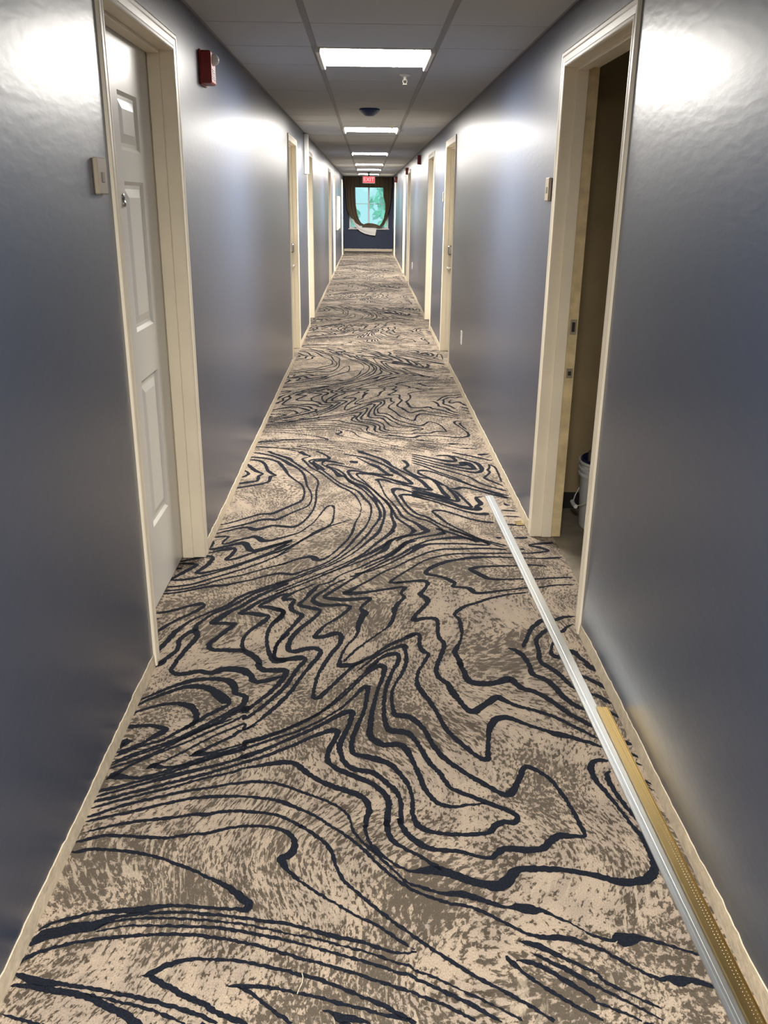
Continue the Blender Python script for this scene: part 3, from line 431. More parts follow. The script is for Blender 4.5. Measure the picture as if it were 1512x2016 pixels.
538,5215,19 629,5109,24 672,5058,31 692,4973,31 688,4906,30 649,4857,39 558,4904,23 422,5019,19 282,5156,17
279,5103,16 395,4984,21 507,4871,20 592,4777,17 648,4656,16 707,4583,19 778,4512,19
277,5059,15 346,4983,19 434,4853,18 518,4744,17 596,4610,17 676,4525,19 774,4429,19
748,5033,12 745,4974,15 727,4907,19 730,4858,17 689,4763,17 694,4732,23 740,4657,19 774,4606,15
778,5103,21 687,5182,25 545,5290,23
747,5025,22 775,4974,16 778,4859,12 774,4673,11
704,5237,52 778,5257,24
729,4309,14 746,4276,25 760,4283,24
701,4200,20 778,4183,20
704,4109,19 780,4098,19
701,3987,25 784,3976,25
705,3807,29 755,3807,28 772,3818,23
618,3816,22 643,3798,45
716,3674,27 730,3655,27
-720,5014,20 -683,4931,27 -645,4858,30 -604,4811,18 -620,4764,21 -619,4680,20 -665,4649,36 -720,4619,34
-719,5101,28 -652,5076,28 -609,4999,21 -582,4884,22 -551,4820,26 -527,4781,19 -550,4757,26 -550,4696,18 -557,4651,23 -598,4613,29 -660,4576,27 -722,4539,30
-719,4881,14 -687,4818,19 -695,4770,22 -718,4731,21
-692,5417,27 -590,5439,26 -492,5521,27 -386,5533,29 -273,5526,28
"""
# ------------------------------------------------------------------ floor
Y0C, Y1C = -9.6, 28.40
TH = .13                                  # wall thickness
CARPET_R = .895                           # carpet edge in the open doorway
PERIOD = 4.06; SEAM = 1.235
floor = put('floor', MB().box(XL-TH-.02, CARPET_R, Y0C-.2, Y1C+.1, -.012, 0), M_carpet, kind='structure',
            label='taupe heathered hall carpet with navy swirling contour lines', category='carpet')
def cr(p0, p1, p2, p3, t):
    return [.5*((2*b)+(-a+c)*t+(2*a-5*b+4*c-d)*t*t+(-a+3*b-3*c+d)*t**3) for a, b, c, d in zip(p0, p1, p2, p3)]
def ribbon_mesh(lines):
    rnd = random.Random(3); V = []; F = []
    for ln in lines.strip().split('\n'):
        P = [tuple(float(v)/1000 for v in k.split(',')) for k in ln.split()]
        if len(P) < 2: continue
        pts = []
        for i in range(len(P)-1):
            a = P[max(i-1, 0)]; b = P[i]; c = P[i+1]; d = P[min(i+2, len(P)-1)]
            L = math.hypot(c[0]-b[0], c[1]-b[1]); n = max(1, int(L/.0065))
            for k in range(n): pts.append(cr(a, b, c, d, k/n))
        pts.append(list(P[-1]))
        prev = None; k0 = None
        for i, q in enumerate(pts):
            a = pts[max(i-1, 0)]; b = pts[min(i+1, len(pts)-1)]
            tx, ty = b[0]-a[0], b[1]-a[1]; L = math.hypot(tx, ty) or 1e-6
            nx, ny = -ty/L, tx/L
            hw = max(q[2], .004)*.5
            if i < 3 or i > len(pts)-4: hw *= (.25+.25*min(i, len(pts)-1-i))
            j1 = (rnd.random()-.5)*.0042; j2 = (rnd.random()-.5)*.0042
            ok = SEAM <= q[1] <= SEAM+PERIOD and XL-TH-.01 <= q[0] <= CARPET_R-.012
            if ok:
                V.append((q[0]+nx*(hw+j1), q[1]+ny*(hw+j1), .0006)); V.append((q[0]-nx*(hw+j2), q[1]-ny*(hw+j2), .0006))
                k = len(V)-2
                if prev is not None: F.append((prev, prev+1, k+1, k))
                prev = k
            else: prev = None
    me = bpy.data.meshes.new('carpet_line'); me.from_pydata(V, [], F); me.update()
    for p in me.polygons:
        if p.normal.z < 0: p.flip()
    me.materials.append(M_line); return me
LM = ribbon_mesh(LINES)
for k in range(-2, 7):                     # the woven repeat of the carpet
    o = put('carpet_line', LM, None, floor, kind='stuff'); o.location = (0, k*PERIOD, 0)
put('floor', MB().box(CARPET_R, 3.2, 2.3, 4.5, -.012, -.003), M_conc, kind='structure',
    label='bare grey-brown concrete floor inside the open doorway on the right')
put('floor', MB().box(-2.2, 3.2, Y0C-.3, Y1C+.2, -.10, -.0125), M_conc, kind='structure', label='concrete slab under the hall carpet')

# ------------------------------------------------------------------ walls with door openings
CAS = .057
DL = [(2.60, 3.612), (8.42, 9.42), (11.02, 12.02), (17.0, 18.0), (19.3, 20.3), (25.6, 26.6)]
DR = [(2.83, 3.88), (8.30, 9.33), (10.95, 11.95), (16.85, 17.85), (18.9, 19.9), (25.5, 26.5)]
HC = 2.072                                  # top of the head casings
def wall_side(name, s, doors, lab):
    x0, x1 = (XL-TH, XL) if s < 0 else (XR, XR+TH)
    mb = MB(); y = Y0C
    for a, b in doors:
        a2, b2 = a+CAS-.012, b-CAS+.012
        mb.box(x0, x1, y, a2, 0, ZC+.05); mb.box(x0, x1, a2, b2, HC-CAS+.012, ZC+.05); y = b2
    mb.box(x0, x1, y, Y1C+.1, 0, ZC+.05)
    w = put(name, mb, M_wall, kind='structure', label=lab)
    # the bare strip left where the skirting was pulled off: ragged painted edge above
    y = Y0C; segs = []
    for a, b in doors: segs.append((y, a)); y = b
    segs.append((y, Y1C))
    rnd = random.Random(11 if s < 0 else 12)
    for a, b in segs:
        if b-a < .05: continue
        m = MB(); n = max(4, int((b-a)/(.022 if a < 8 else .08))); vs = []; xf = XL if s < 0 else XR
        d = -s*.0022
        for i in range(n+1):
            yy = a+(b-a)*i/n
            base = .049+.010*mnoise.noise((yy*1.3, s*5, 0))+.006*mnoise.noise((yy*7, s*3, 1))
            h = base+(rnd.random()-.5)*.0055
            vs += [(xf, yy, .0005), (xf+d*2.2, yy, .0005), (xf+d, yy, h), (xf, yy, h+.0015)]
        fs = []
        for i in range(n):
            k = i*4
            for q in range(3): fs.append((k+q, k+q+1, k+5+q, k+4+q))
        fs += [(0, 1, 2, 3), (n*4+3, n*4+2, n*4+1, n*4)]
        m.add(vs, fs)
        put('bare_drywall_strip', m, M_bare, w, label='unpainted ragged drywall strip where the skirting was removed')
    return w
wall_l = wall_side('wall_left', -1, DL, 'slate blue satin painted left hall wall with a row of doors')
wall_r = wall_side('wall_right', 1, DR, 'slate blue satin painted right hall wall with the open doorway')
put('wall_back', MB().box(XL-TH, XR+TH, Y0C-.12, Y0C, 0, ZC+.05), M_wall, kind='structure', label='slate blue hall wall behind the viewer')
# end wall with the window opening
WX0, WX1, WZ0, WZ1 = -.56, .66, .705, 2.02
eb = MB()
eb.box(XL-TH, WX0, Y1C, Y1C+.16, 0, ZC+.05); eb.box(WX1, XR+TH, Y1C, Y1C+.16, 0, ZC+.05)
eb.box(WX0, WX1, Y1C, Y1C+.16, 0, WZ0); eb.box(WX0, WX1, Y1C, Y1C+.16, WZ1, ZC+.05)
wall_e = put('wall_end', eb, M_wall_end, kind='structure', label='slate blue end wall around the draped window, shade put into its colour')
m = MB(); n = 30; vs = []
for i in range(n+1):
    xx = XL+(XR-XL)*i/n; h = .098+.008*mnoise.noise((xx*5, 2, 2))+(random.random()-.5)*.008
    vs += [(xx, Y1C, .02), (xx, Y1C-.004, .02), (xx, Y1C-.002, h), (xx, Y1C, h)]
m.add(vs, [(i*4+q, i*4+q+1, i*4+5+q, i*4+4+q) for i in range(n) for q in range(3)]+[(0, 1, 2, 3), (n*4+3, n*4+2, n*4+1, n*4)])
put('bare_drywall_strip', m, M_bare, wall_e)
# unseen shell behind the doors, added to keep sky light out of the gaps
put('wall_lightblock_left', MB().box(-2.3, -2.2, Y0C-.3, Y1C+.2, -.1, 2.45), M_ochre, kind='structure', label='unseen shell wall added behind the left doors to block sky light')
put('wall_outer_lightblock_right', MB().box(3.1, 3.2, Y0C-.3, Y1C+.2, -.1, 2.45), M_ochre, kind='structure', label='unseen outer wall of the open room, run on behind the right doors to block sky light')
put('wall_lightblock_end', MB().box(XR+TH, 3.1, Y1C+.04, Y1C+.16, -.1, 2.45).box(-2.2, XL-TH, Y1C+.04, Y1C+.16, -.1, 2.45)
    .box(XR+TH, 3.1, Y0C-.3, Y0C-.18, -.1, 2.45).box(-2.2, XL-TH, Y0C-.3, Y0C-.18, -.1, 2.45), M_ochre, kind='structure', label='unseen shell ends added to seal the side rooms from sky light')
# the room seen through the open doorway
RY = 4.25
wfar = put('wall_room_far', MB().box(XR+TH, 3.1, RY, RY+.1, -.003, 2.4), M_ochre, kind='structure', label='tan painted wall inside the open doorway on the right')
put('wall_room_near', MB().box(XR+TH, 3.1, 2.4, 2.5, -.003, 2.4), M_ochre, kind='structure', label='near tan wall inside the open doorway')
put('rubber_base', MB().box(XR+TH+.03, 3.05, RY-.010, RY-.0005, -.002, .085, .003), M_black, wfar, label='black rubber skirting at the foot of the tan wall')
put('ceiling_lightblock_side_room', MB().box(XR+TH, 3.1, Y0C-.3, Y1C+.04, 2.35, 2.45).box(-2.2, XL-TH, Y0C-.3, Y1C+.04, 2.35, 2.45), M_tile, kind='structure', label='unseen cover over the side rooms, added to keep sky light out')  # roofs the open room and, as an added lid, seals the shell from sky

# ------------------------------------------------------------------ ceiling: grid, tiles, lamps
T = .605; CY = 4.19; GX0, GX1 = -.2655, .3395
lamp_k = [-15, -7, 1, 9, 17, 24, 29, 35]
ceil = put('ceiling', MB().box(XL-TH, XR+TH, Y0C-.12, Y1C+.1, ZC+.05, ZC+.12), M_gap, kind='structure', label='suspended grey tile ceiling over the hall')
yk0 = int(math.floor((Y0C-CY)/T)); yk1 = int(math.ceil((Y1C-CY)/T))
cols = [(XL, GX0), (GX0, GX1), (GX1, XR)]
tile_me = []
for x0, x1 in cols:
    w = x1-x0
    mb = MB().box(-w/2+.013, w/2-.013, -T/2+.006, T/2-.006, 0, .014, .003)
    me = mb.mesh('ceiling_tile'); me.materials.append(M_tile); tile_me.append(me)
for k in range(yk0, yk1):
    for c, (x0, x1) in enumerate(cols):
        if c == 1 and k in lamp_k: continue
        yc = CY+(k+.5)*T
        if yc < Y0C+.2 or yc > Y1C-.2: continue
        o = put('ceiling_tile', tile_me[c], None, ceil)
        o.location = ((x0+x1)/2, yc, ZC+random.uniform(-.0012, .0012)); o.rotation_euler = (random.uniform(-.0015, .0015), random.uniform(-.0015, .0015), 0)
for x in (GX0, GX1):
    put('grid_runner', MB().box(x-.012, x+.012, Y0C, Y1C, ZC+.004, ZC+.03), M_grid, ceil)
for x, s in ((XL, 1), (XR, -1)):
    put('wall_angle', MB().box(x, x+s*.02, Y0C, Y1C, ZC+.003, ZC+.02), M_grid, ceil)
gm = MB().box(XL, XR, -.012, .012, 0, .02).mesh('cross_runner'); gm.materials.append(M_grid)
for k in range(yk0+1, yk1):
    o = put('cross_runner', gm, None, ceil); o.location = (0, CY+k*T, ZC+.022)
ords = ['behind the viewer, farther back', 'just overhead of the viewer, out of view', 'nearest in view, the largest lit panel', 'second in view along the hall', 'third in view along the hall',
        'fourth in view along the hall', 'fifth in view along the hall', 'farthest, partly behind the red exit sign']
for k, od in zip(lamp_k, ords):
    y0 = CY+k*T; y1 = y0+T; xc = (GX0+GX1)/2
    e = empty('ceiling_light', (xc, (y0+y1)/2, ZC), kind='thing', label='square lit ceiling light, '+od, category='ceiling light', group='ceiling lights down the hall')
    f = MB()
    for x0, x1 in ((GX0+.004, GX0+.030), (GX1-.030, GX1-.004)): f.box(x0, x1, y0+.004, y1-.004, ZC-.026, ZC+.02, .004)
    for a, b in ((y0+.004, y0+.014), (y1-.014, y1-.004)): f.box(GX0+.030, GX1-.030, a, b, ZC-.006, ZC+.02)
    put('lamp_frame', f, M_frame, e)
    L = MB(); zz = ZC
    a, b, c, d = GX0+.031, GX1-.031, y0+.015, y1-.015; i = .010
    L.add([(a, c, zz), (b, c, zz), (b, d, zz), (a, d, zz), (a+i, c+i, zz-.003), (b-i, c+i, zz-.003), (b-i, d-i, zz-.003), (a+i, d-i, zz-.003)],
          [(4, 7, 6, 5), (0, 4, 5, 1), (1, 5, 6, 2), (2, 6, 7, 3), (3, 7, 4, 0)])
    put('lens', L, M_lens, e, fix=False)

# ------------------------------------------------------------------ doors
PROF = [(0, 0), (0, .0055), (.004, .0075), (.013, .0075), (.016, .0062), (.036, .0080), (.041, .0098), (.051, .0105), (.056, .0085), (.057, 0)]
def door(num, s, a, b, closed, label, lock=False, viewer=False):
    """s = -1 left wall, +1 right wall; a..b = outer casing edges along the hall"""
    xf = XL if s < 0 else XR
    D = lambda d: xf+s*d                       # depth into the wall
    ia, ib = a+CAS, b-CAS; hz = HC-CAS
    e = empty('door_%d' % num, (xf, (a+b)/2, 0), kind='structure', label=label)
    def side(y, sg):                           # sg = direction away from the opening
        m = MB(); ring = lambda z0: None
        lo = [(D(-t), y+sg*u, .002) for u, t in PROF]; hi = [(D(-t), y+sg*u, hz+u) for u, t in PROF]
        m.loft([lo, hi]); return m
    put('side_casing', side(ia, -1), M_trim, e); put('side_casing', side(ib, 1), M_trim, e)
    m = MB(); m.loft([[(D(-t), ia-u, hz+u) for u, t in PROF], [(D(-t), ib+u, hz+u) for u, t in PROF]]); put('head_casing', m, M_trim, e)
    j = .005; jd = TH+.004
    put('side_jamb', MB().box(D(-.002), D(jd), ia-.012, ia+j*0+.001, .002, hz+.012, .001), M_trim, e)
    put('side_jamb', MB().box(D(-.002), D(jd), ib-.001, ib+.012, .002, hz+.012, .001), M_trim, e)
    put('head_jamb', MB().box(D(-.002), D(jd), ia, ib, hz-.001, hz+.012, .001), M_trim, e)
    for y0, y1 in ((ia+.001, ia+.013), (ib-.013, ib-.001)):
        put('door_stop', MB().box(D(.044), D(.090), y0, y1, .003, hz-.001, .002), M_trim, e)
    put('door_stop', MB().box(D(.044), D(.090), ia+.013, ib-.013, hz-.013, hz-.001, .002), M_trim, e)
    if not closed:
        for y0, y1 in ((ia+.001, ia+.003), (ib-.003, ib-.001)):
            put('door_rebate', MB().box(D(.0905), D(jd), y0, y1, .003, hz-.001), M_trim_old, e, label='yellowed unpainted rebate of the open door frame')
        for z0, z1, mm, nm in ((.958, 1.024, M_steel, 'strike_plate'), (.765, .808, M_steel, 'latch_plate')):
            p = put(nm, MB().box(D(.100), D(.128), ib-.0045, ib-.003, z0, z1, .0005), mm, e)
            put('latch_hole', MB().box(D(.107), D(.121), ib-.0050, ib-.0044, z0+.012, z1-.012), M_gap, p)
        return e
    # leaf with six raised panels
    f = .093; t = .044; z0 = .010; y0 = ia+.003; y1 = ib-.003; z1 = hz-.004
    Wd = y1-y0; st = .115*Wd/.9; mid = .10*Wd/.9; pw = (Wd-2*st-mid)/2
    ys = [y0, y0+st, y0+st+pw, y0+st+pw+mid, y1-st, y1]
    if viewer: ys = [y0, 2.775, 3.028, 3.100, 3.353, y1]
    zs = [z0, .316, .880, 1.055, 1.555, 1.652, 1.834, z1]
    m = MB()
    for iy in range(5):
        for iz in range(7):
            if iy in (1, 3) and iz in (1, 3, 5): continue
            m.add([(D(f), ys[iy], zs[iz]), (D(f), ys[iy+1], zs[iz]), (D(f), ys[iy+1], zs[iz+1]), (D(f), ys[iy], zs[iz+1])], [(0, 1, 2, 3) if s < 0 else (3, 2, 1, 0)])
    m.add([(D(f), y0, z0), (D(f), y1, z0), (D(f), y1, z1), (D(f), y0, z1), (D(f+t), y0, z0), (D(f+t), y1, z0), (D(f+t), y1, z1), (D(f+t), y0, z1)],
          [(0, 4, 5, 1), (1, 5, 6, 2), (2, 6, 7, 3), (3, 7, 4, 0), (4, 7, 6, 5)])
    leaf = put('door_leaf', m, M_door, e, fix=False)
    for iy in (1, 3):
        for iz in (1, 3, 5):
            ya, yb, za, zb = ys[iy], ys[iy+1], zs[iz], zs[iz+1]
            R = []
            for ins, dep in ((0, 0), (.012, .009), (.024, .009), (.052, .002)):
                R.append([(D(f+dep), ya+ins, za+ins), (D(f+dep), yb-ins, za+ins), (D(f+dep), yb-ins, zb-ins), (D(f+dep), ya+ins, zb-ins)])
            q = MB(); q.loft(R, cap=False); q.add(R[-1], [(0, 1, 2, 3)])
            put('panel', q, M_door, leaf)
    if viewer:
        yv = 3.064
        v = MB().lathe(yv, 1.505, [(.011, D(f)), (.011, D(f-.004)), (.007, D(f-.006))], 14, 'x'); put('door_viewer', v, M_dsteel, leaf, smooth=True)
        v = MB().lathe(yv, 1.484, [(.010, D(f)), (.010, D(f-.006)), (.006, D(f-.009))], 14, 'x'); put('viewer_cover', v, M_steel, leaf, smooth=True)
    if lock:
        yl = y1-.065; L = put('lock_plate', MB().box(D(f), D(f-.018), yl-.030, yl+.030, .80, 1.03, .006), M_dsteel, leaf)
        put('card_reader', MB().box(D(f-.012), D(f-.058), yl-.027, yl+.027, .995, 1.085, .010), M_dsteel, leaf, label='dark card reader above the lever')
        lv = MB().lathe(yl, .865, [(.012, D(f-.018)), (.012, D(f-.062))], 12, 'x').box(D(f-.048), D(f-.066), yl-.115, yl+.014, .853, .877, .006)
        put('lever_handle', lv, M_steel, leaf)
    return e
door(1, -1, *DL[0], True, 'white six-panel door in cream frame, nearest on the left', viewer=True)
door(2, 1, *DR[0], False, 'open doorway with cream frame, nearest on the right, bucket inside')
nm = ['second', 'third', 'fourth', 'fifth', 'sixth']
for i in range(1, 6):
    door(1+2*i, -1, *DL[i], True, 'closed white door in cream frame, %s along the left wall' % nm[i-1], lock=(i in (1, 3)))
    door(2+2*i, 1, *DR[i], True, 'closed white door in cream frame, %s along the right wall' % nm[i-1], lock=(i in (1, 3)))

# ------------------------------------------------------------------ wall devices
def plate(side, y0, y1, z0, z1, label, th=.014):
    xf = XL if side < 0 else XR; s = -side
    e = empty('door_chime', (xf, (y0+y1)/2, z0), label=label, category='door chime', group='beige plates beside the doors')
    put('cover_plate', MB().box(xf, xf+s*th, y0, y1, z0, z1, .003), M_beige, e)
    yc = (y0+y1)/2; zc = (z0+z1)/2
    put('button', MB().box(xf+s*(th-.001), xf+s*(th+.002), yc-.011, yc+.011, zc-.016, zc+.010, .001), M_button, e)
    return e
plate(-1, 2.440, 2.522, 1.510, 1.602, 'beige plate with grey-brown button left of the nearest left door')
plate(1, 3.945, 4.022, 1.510, 1.606, 'beige plate with grey-brown button just past the open doorway')
plate(1, 9.40, 9.48, 1.505, 1.60, 'beige plate beside the second door on the right wall')
def outlet(y, z, label):
    e = empty('wall_outlet', (XR, y, z), label=label, category='outlet', group='outlets low on the right wall')
    put('cover_plate', MB().box(XR, XR-.008, y-.036, y+.036, z, z+.112, .003), M_whitep, e)
    for dz in (.033, .079):
        r = put('receptacle', MB().box(XR-.0075, XR-.010, y-.017, y+.017, z+dz-.014, z+dz+.014, .002), M_whitep, e)
        for dy in (-.006, .006): put('slot', MB().box(XR-.0095, XR-.0103, y+dy-.0015, y+dy+.0015, z+dz-.005, z+dz+.006), M_gap, r)
outlet(7.245, .385, 'white outlet low on the right wall before the second door')
outlet(15.6, .40, 'faint distant outlet low on the right wall before the fourth door')
def strobe(side, y, z, label, big=True):
    xf = XL if side < 0 else XR; s = -side; D = lambda d: xf+s*d
    e = empty('fire_strobe', (xf, y, z), label=label, category='fire alarm', group='red fire alarm strobes high on the walls')
    w, h, t = .118, .127, .050
    put('housing', MB().box(D(0), D(t), y, y+w, z, z+h, .006), M_red, e)
    put('back_plate', MB().box(D(0), D(.008), y-.006, y+w+.006, z-.006, z+h+.004, .002), M_red, e)
    put('strobe_lens', MB().lathe(y+w*.5, z+h*.76, [(.024, D(t-.002)), (.024, D(t+.006)), (.018, D(t+.020)), (.008, D(t+.026))], 16, 'x'), M_clear, e, smooth=True)
    g = MB()
    for i in range(5): g.box(D(t-.001), D(t+.0015), y+.025, y+w-.025, z+.018+i*.009, z+.022+i*.009)
    put('horn_grille', g, M_blackp, e)
strobe(-1, 4.12, 1.972, 'red fire alarm strobe high on the left wall past the nearest door')
strobe(1, 13.80, 2.03, 'dark fire alarm strobe high on the right wall, nearer of two far ones')
strobe(1, 17.98, 2.0, 'dark red fire alarm strobe high on the right wall above the fourth door')
# white narrow box high on the left, pale panel farther on
e = empty('wall_box', (XL, 10.62, 1.785), label='narrow white wall box high on the left before the third door', category='wall box')
put('box_body', MB().box(XL, XL+.045, 10.56, 10.68, 1.785, 2.21, .006), M_whitep, e)
put('box_cover', MB().box(XL+.044, XL+.050, 10.567, 10.673, 1.792, 2.203, .002), M_whitep, e)
e = empty('panel_board', (XL, 22.4, .86), label='long pale panel board mounted on the left wall near the hall end', category='board')
put('board_face', MB().box(XL, XL+.022, 21.1, 23.3, .86, 1.61, .004), M_whitep, e)
fr = MB(); 
for z0, z1 in ((.86, .89), (1.58, 1.61)): fr.box(XL+.020, XL+.030, 21.1, 23.3, z0, z1, .002)
for ya, yb in ((21.1, 21.13), (23.27, 23.3)): fr.box(XL+.020, XL+.030, ya, yb, .89, 1.58, .002)
put('board_frame', fr, M_trim, e)
# far red-brown sign blade on the right wall
e = empty('fire_strobe', (XR, 24.4, 2.0), label='farthest dark red alarm on the right wall beside the curtain valance', category='fire alarm', group='red fire alarm strobes high on the walls')
put('housing', MB().box(XR, XR-.07, 24.4, 24.53, 1.985, 2.125, .006), M_red, e)
put('strobe_lens', MB().lathe(24.465, 2.09, [(.024, XR-.068), (.024, XR-.080), (.010, XR-.095)], 14, 'x'), M_clear, e, smooth=True)

# ------------------------------------------------------------------ ceiling devices
def sprinkler(x, y, label):
    e = empty('sprinkler', (x, y, ZC), label=label, category='sprinkler', group='pendent sprinklers along the ceiling')
    put('escutcheon', MB().lathe(x, y, [(.036, ZC-.001), (.036, ZC-.004), (.026, ZC-.012), (.016, ZC-.014)], 20), M_frame, e, smooth=True)
    b = MB().lathe(x, y, [(.010, ZC-.013), (.010, ZC-.030), (.006, ZC-.034)], 12)
    b.tube([(x-.010, y, ZC-.030), (x-.013, y, ZC-.042), (x-.004, y, ZC-.054)], .0022, 6); b.tube([(x+.010, y, ZC-.030), (x+.013, y, ZC-.042), (x+.004, y, ZC-.054)], .0022, 6)
    put('sprinkler_body', b, M_frame, e)
    put('deflector', MB().lathe(x, y, [(.006, ZC-.052), (.015, ZC-.055), (.015, ZC-.057)], 14), M_frame, e)
sprinkler(.222, 5.72, 'white pendent sprinkler just past the nearest ceiling light')
sprinkler(.243, 9.36, 'small sprinkler just before the second ceiling light')
sprinkler(.257, 12.97, 'tiny distant sprinkler before the third ceiling light')
e = empty('smoke_detector', (.015, 7.78, ZC), label='smoke detector wrapped in a dark blue cover between two ceiling lights', category='smoke detector')
put('detector_base', MB().lathe(.015, 7.78, [(.080, ZC-.001), (.080, ZC-.010)], 28), M_blue, e, smooth=True)
put('dust_cover', MB().lathe(.015, 7.78, [(.084, ZC-.004), (.085, ZC-.014), (.070, ZC-.030), (.046, ZC-.046), (.036, ZC-.054), (.016, ZC-.057)], 28), M_blue, e, smooth=True)
# exit sign
EX0, EX1, EZ0, EZ1, EY = -.126, .200, 1.945, 2.118, 24.0
e = empty('exit_sign', (.037, EY, EZ0), label='lit red exit sign hanging from the ceiling before the window', category='exit sign')
put('sign_box', MB().box(EX0, EX1, EY, EY+.05, EZ0, EZ1, .006), M_whitep, e)
fc = put('sign_face', MB().box(EX0+.008, EX1-.008, EY-.004, EY+.001, EZ0+.018, EZ1-.006), M_exit, e)
put('mounting_stem', MB().lathe(.037, EY+.025, [(.020, EZ1-.002), (.020, ZC-.012), (.055, ZC-.010), (.055, ZC-.001)], 16), M_blackp, e)
cu = bpy.data.curves.new('exit_lettering', 'FONT'); cu.body = 'EXIT'; cu.size = .135; cu.extrude = .001; cu.align_x = 'CENTER'; cu.align_y = 'CENTER'
to = bpy.data.objects.new('exit_lettering', cu); C.objects.link(to)
to.rotation_euler = (math.pi/2, 0, 0); to.location = ((EX0+EX1)/2, EY-.0055, (EZ0+EZ1)/2+.004)
bpy.context.view_layer.update()
dg = bpy.context.evaluated_depsgraph_get(); tm = bpy.data.meshes.new_from_object(to.evaluated_get(dg)); tm.transform(to.matrix_world)
bpy.data.objects.remove(to); tm.name = 'exit_lettering'; tm.materials.clear()
put('exit_lettering', tm, M_exitletter, fc)

# ------------------------------------------------------------------ window, curtains, outdoors
e = empty('window_1', ((WX0+WX1)/2, Y1C, WZ0), kind='structure', label='white vinyl sliding window in the end wall behind the curtains')
f = MB(); fy0, fy1 = Y1C+.05, Y1C+.11
f.box(WX0, WX0+.045, fy0, fy1, WZ0, WZ1, .004).box(WX1-.045, WX1, fy0, fy1, WZ0, WZ1, .004)
f.box(WX0+.045, WX1-.045, fy0, fy1, WZ0, WZ0+.045, .004).box(WX0+.045, WX1-.045, fy0, fy1, WZ1-.045, WZ1, .004)
put('window_frame', f, M_vinyl, e)
put('mullion', MB().box(.022, .072, fy0+.004, fy1-.004, WZ0+.045, WZ1-.045, .004), M_vinyl, e)
for x0, x1 in ((WX0+.045, .022), (.072, WX1-.045)):
    put('glazing_bar', MB().box(x0, x1, fy0+.02, fy1-.02, 1.425, 1.441, .002), M_vinyl, e)
    put('pane', MB().box(x0, x1, fy0+.028, fy0+.032, WZ0+.045, WZ1-.045), M_glass, e)
put('window_sill', MB().box(WX0-.03, WX1+.03, Y1C-.045, Y1C+.05, WZ0-.028, WZ0-.001, .006), M_whitep, e)
cv = empty('curtain', (.05, Y1C-.08, .5), label='bronze striped swag curtains with valance gathered below the end window', category='curtain')
def cloth(name, left, right, y, amp, folds, m, parent, th=.006, seed=0, nu=26):
    """left/right: matching edge polylines (x, z) -> pleated sheet with thickness"""
    rows = len(left); V = []; UV = []; F = []
    for side in (0, 1):
        for j in range(rows):
            for i in range(nu+1):
                t = i/nu; x = left[j][0]*(1-t)+right[j][0]*t; z = left[j][1]*(1-t)+right[j][1]*t
                yy = y+amp*math.sin(t*folds*2*math.pi+seed)*(.6+.4*math.sin(j*.7))+(th if side else 0)
                V.append((x, yy, z)); UV.append((t*folds*.5, j/rows*.05))
    N = rows*(nu+1)
    for j in range(rows-1):
        for i in range(nu):
            a = j*(nu+1)+i; F.append((a, a+1, a+nu+2, a+nu+1)); F.append((N+a, N+a+nu+1, N+a+nu+2, N+a+1))
    for j in range(rows-1):
        for i in (0, nu): a = j*(nu+1)+i; F.append((a, a+nu+1, N+a+nu+1, N+a))
    for i in range(nu):
        for j in (0, rows-1): a = j*(nu+1)+i; F.append((a, a+1, N+a+1, N+a))
    mb = MB(); mb.add(V, F); mb.uv = UV
    return put(name, mb, m, parent, smooth=True)
px = lambda u, v: (.046+(u-726)/62.4, .70+(450-v)/67.2)
put('curtain_rod', MB().tube([(XL+.01, Y1C-.075, 2.19), (XR-.01, Y1C-.075, 2.19)], .012, 10), M_dsteel, cv)
cloth('valance', [(XL+.015, 2.205), (XL+.012, 2.05), (XL+.010, 1.905)], [(XR-.010, 2.205), (XR-.012, 2.05), (XR-.010, 1.905)], Y1C-.13, .018, 11, M_curtain, cv, nu=120)
LQ = [(681, 366), (682, 385), (683, 403), (686, 418), (692, 429), (700, 438), (709, 444), (718, 446)]
RQ = [(700, 366), (700.3, 385), (701, 403), (703.5, 420), (707, 431), (711, 438), (717, 441.5), (722, 442.5)]
cloth('left_swag', [px(*q) for q in LQ], [px(*q) for q in RQ], Y1C-.085, .016, 3, M_curtain, cv)
LQ = [(753.5, 366), (754, 385), (757.5, 400), (758, 414), (755.5, 428), (752, 437), (747, 444)]
RQ = [(771, 366), (770, 385), (768, 402), (765, 417), (761, 431), (756, 442), (750, 448)]
cloth('right_swag', [px(*q) for q in LQ], [px(*q) for q in RQ], Y1C-.085, .016, 3, M_curtain, cv, seed=1)
LQ = [(714, 447.5), (719, 446.5), (725, 446.5), (733, 447), (741, 447.5), (749, 448.5)]
RQ = [(712, 443), (718, 440.5), (724, 438.5), (733, 439), (741, 441), (748, 444)]
cloth('tied_hem', [px(*q) for q in LQ], [px(*q) for q in RQ], Y1C-.10, .006, 2, M_curtain, cv, seed=2)
LQ = [(692, 431), (698, 442), (703, 450), (711, 456), (719, 460), (729, 462.5), (739, 463.5)]
RQ = [(697, 430), (705, 440), (711, 446), (719, 447.5), (727, 448), (734, 448), (741.5, 447.5)]
cloth('pale_lining', [px(*q) for q in LQ], [px(*q) for q in RQ], Y1C-.075, .010, 1.4, M_lining, cv, seed=.5)
put('lawn', MB().box(-14, 14, Y1C+.3, Y1C+40, -.6, -.5), M_lawn, kind='structure', label='green lawn outside the end window')
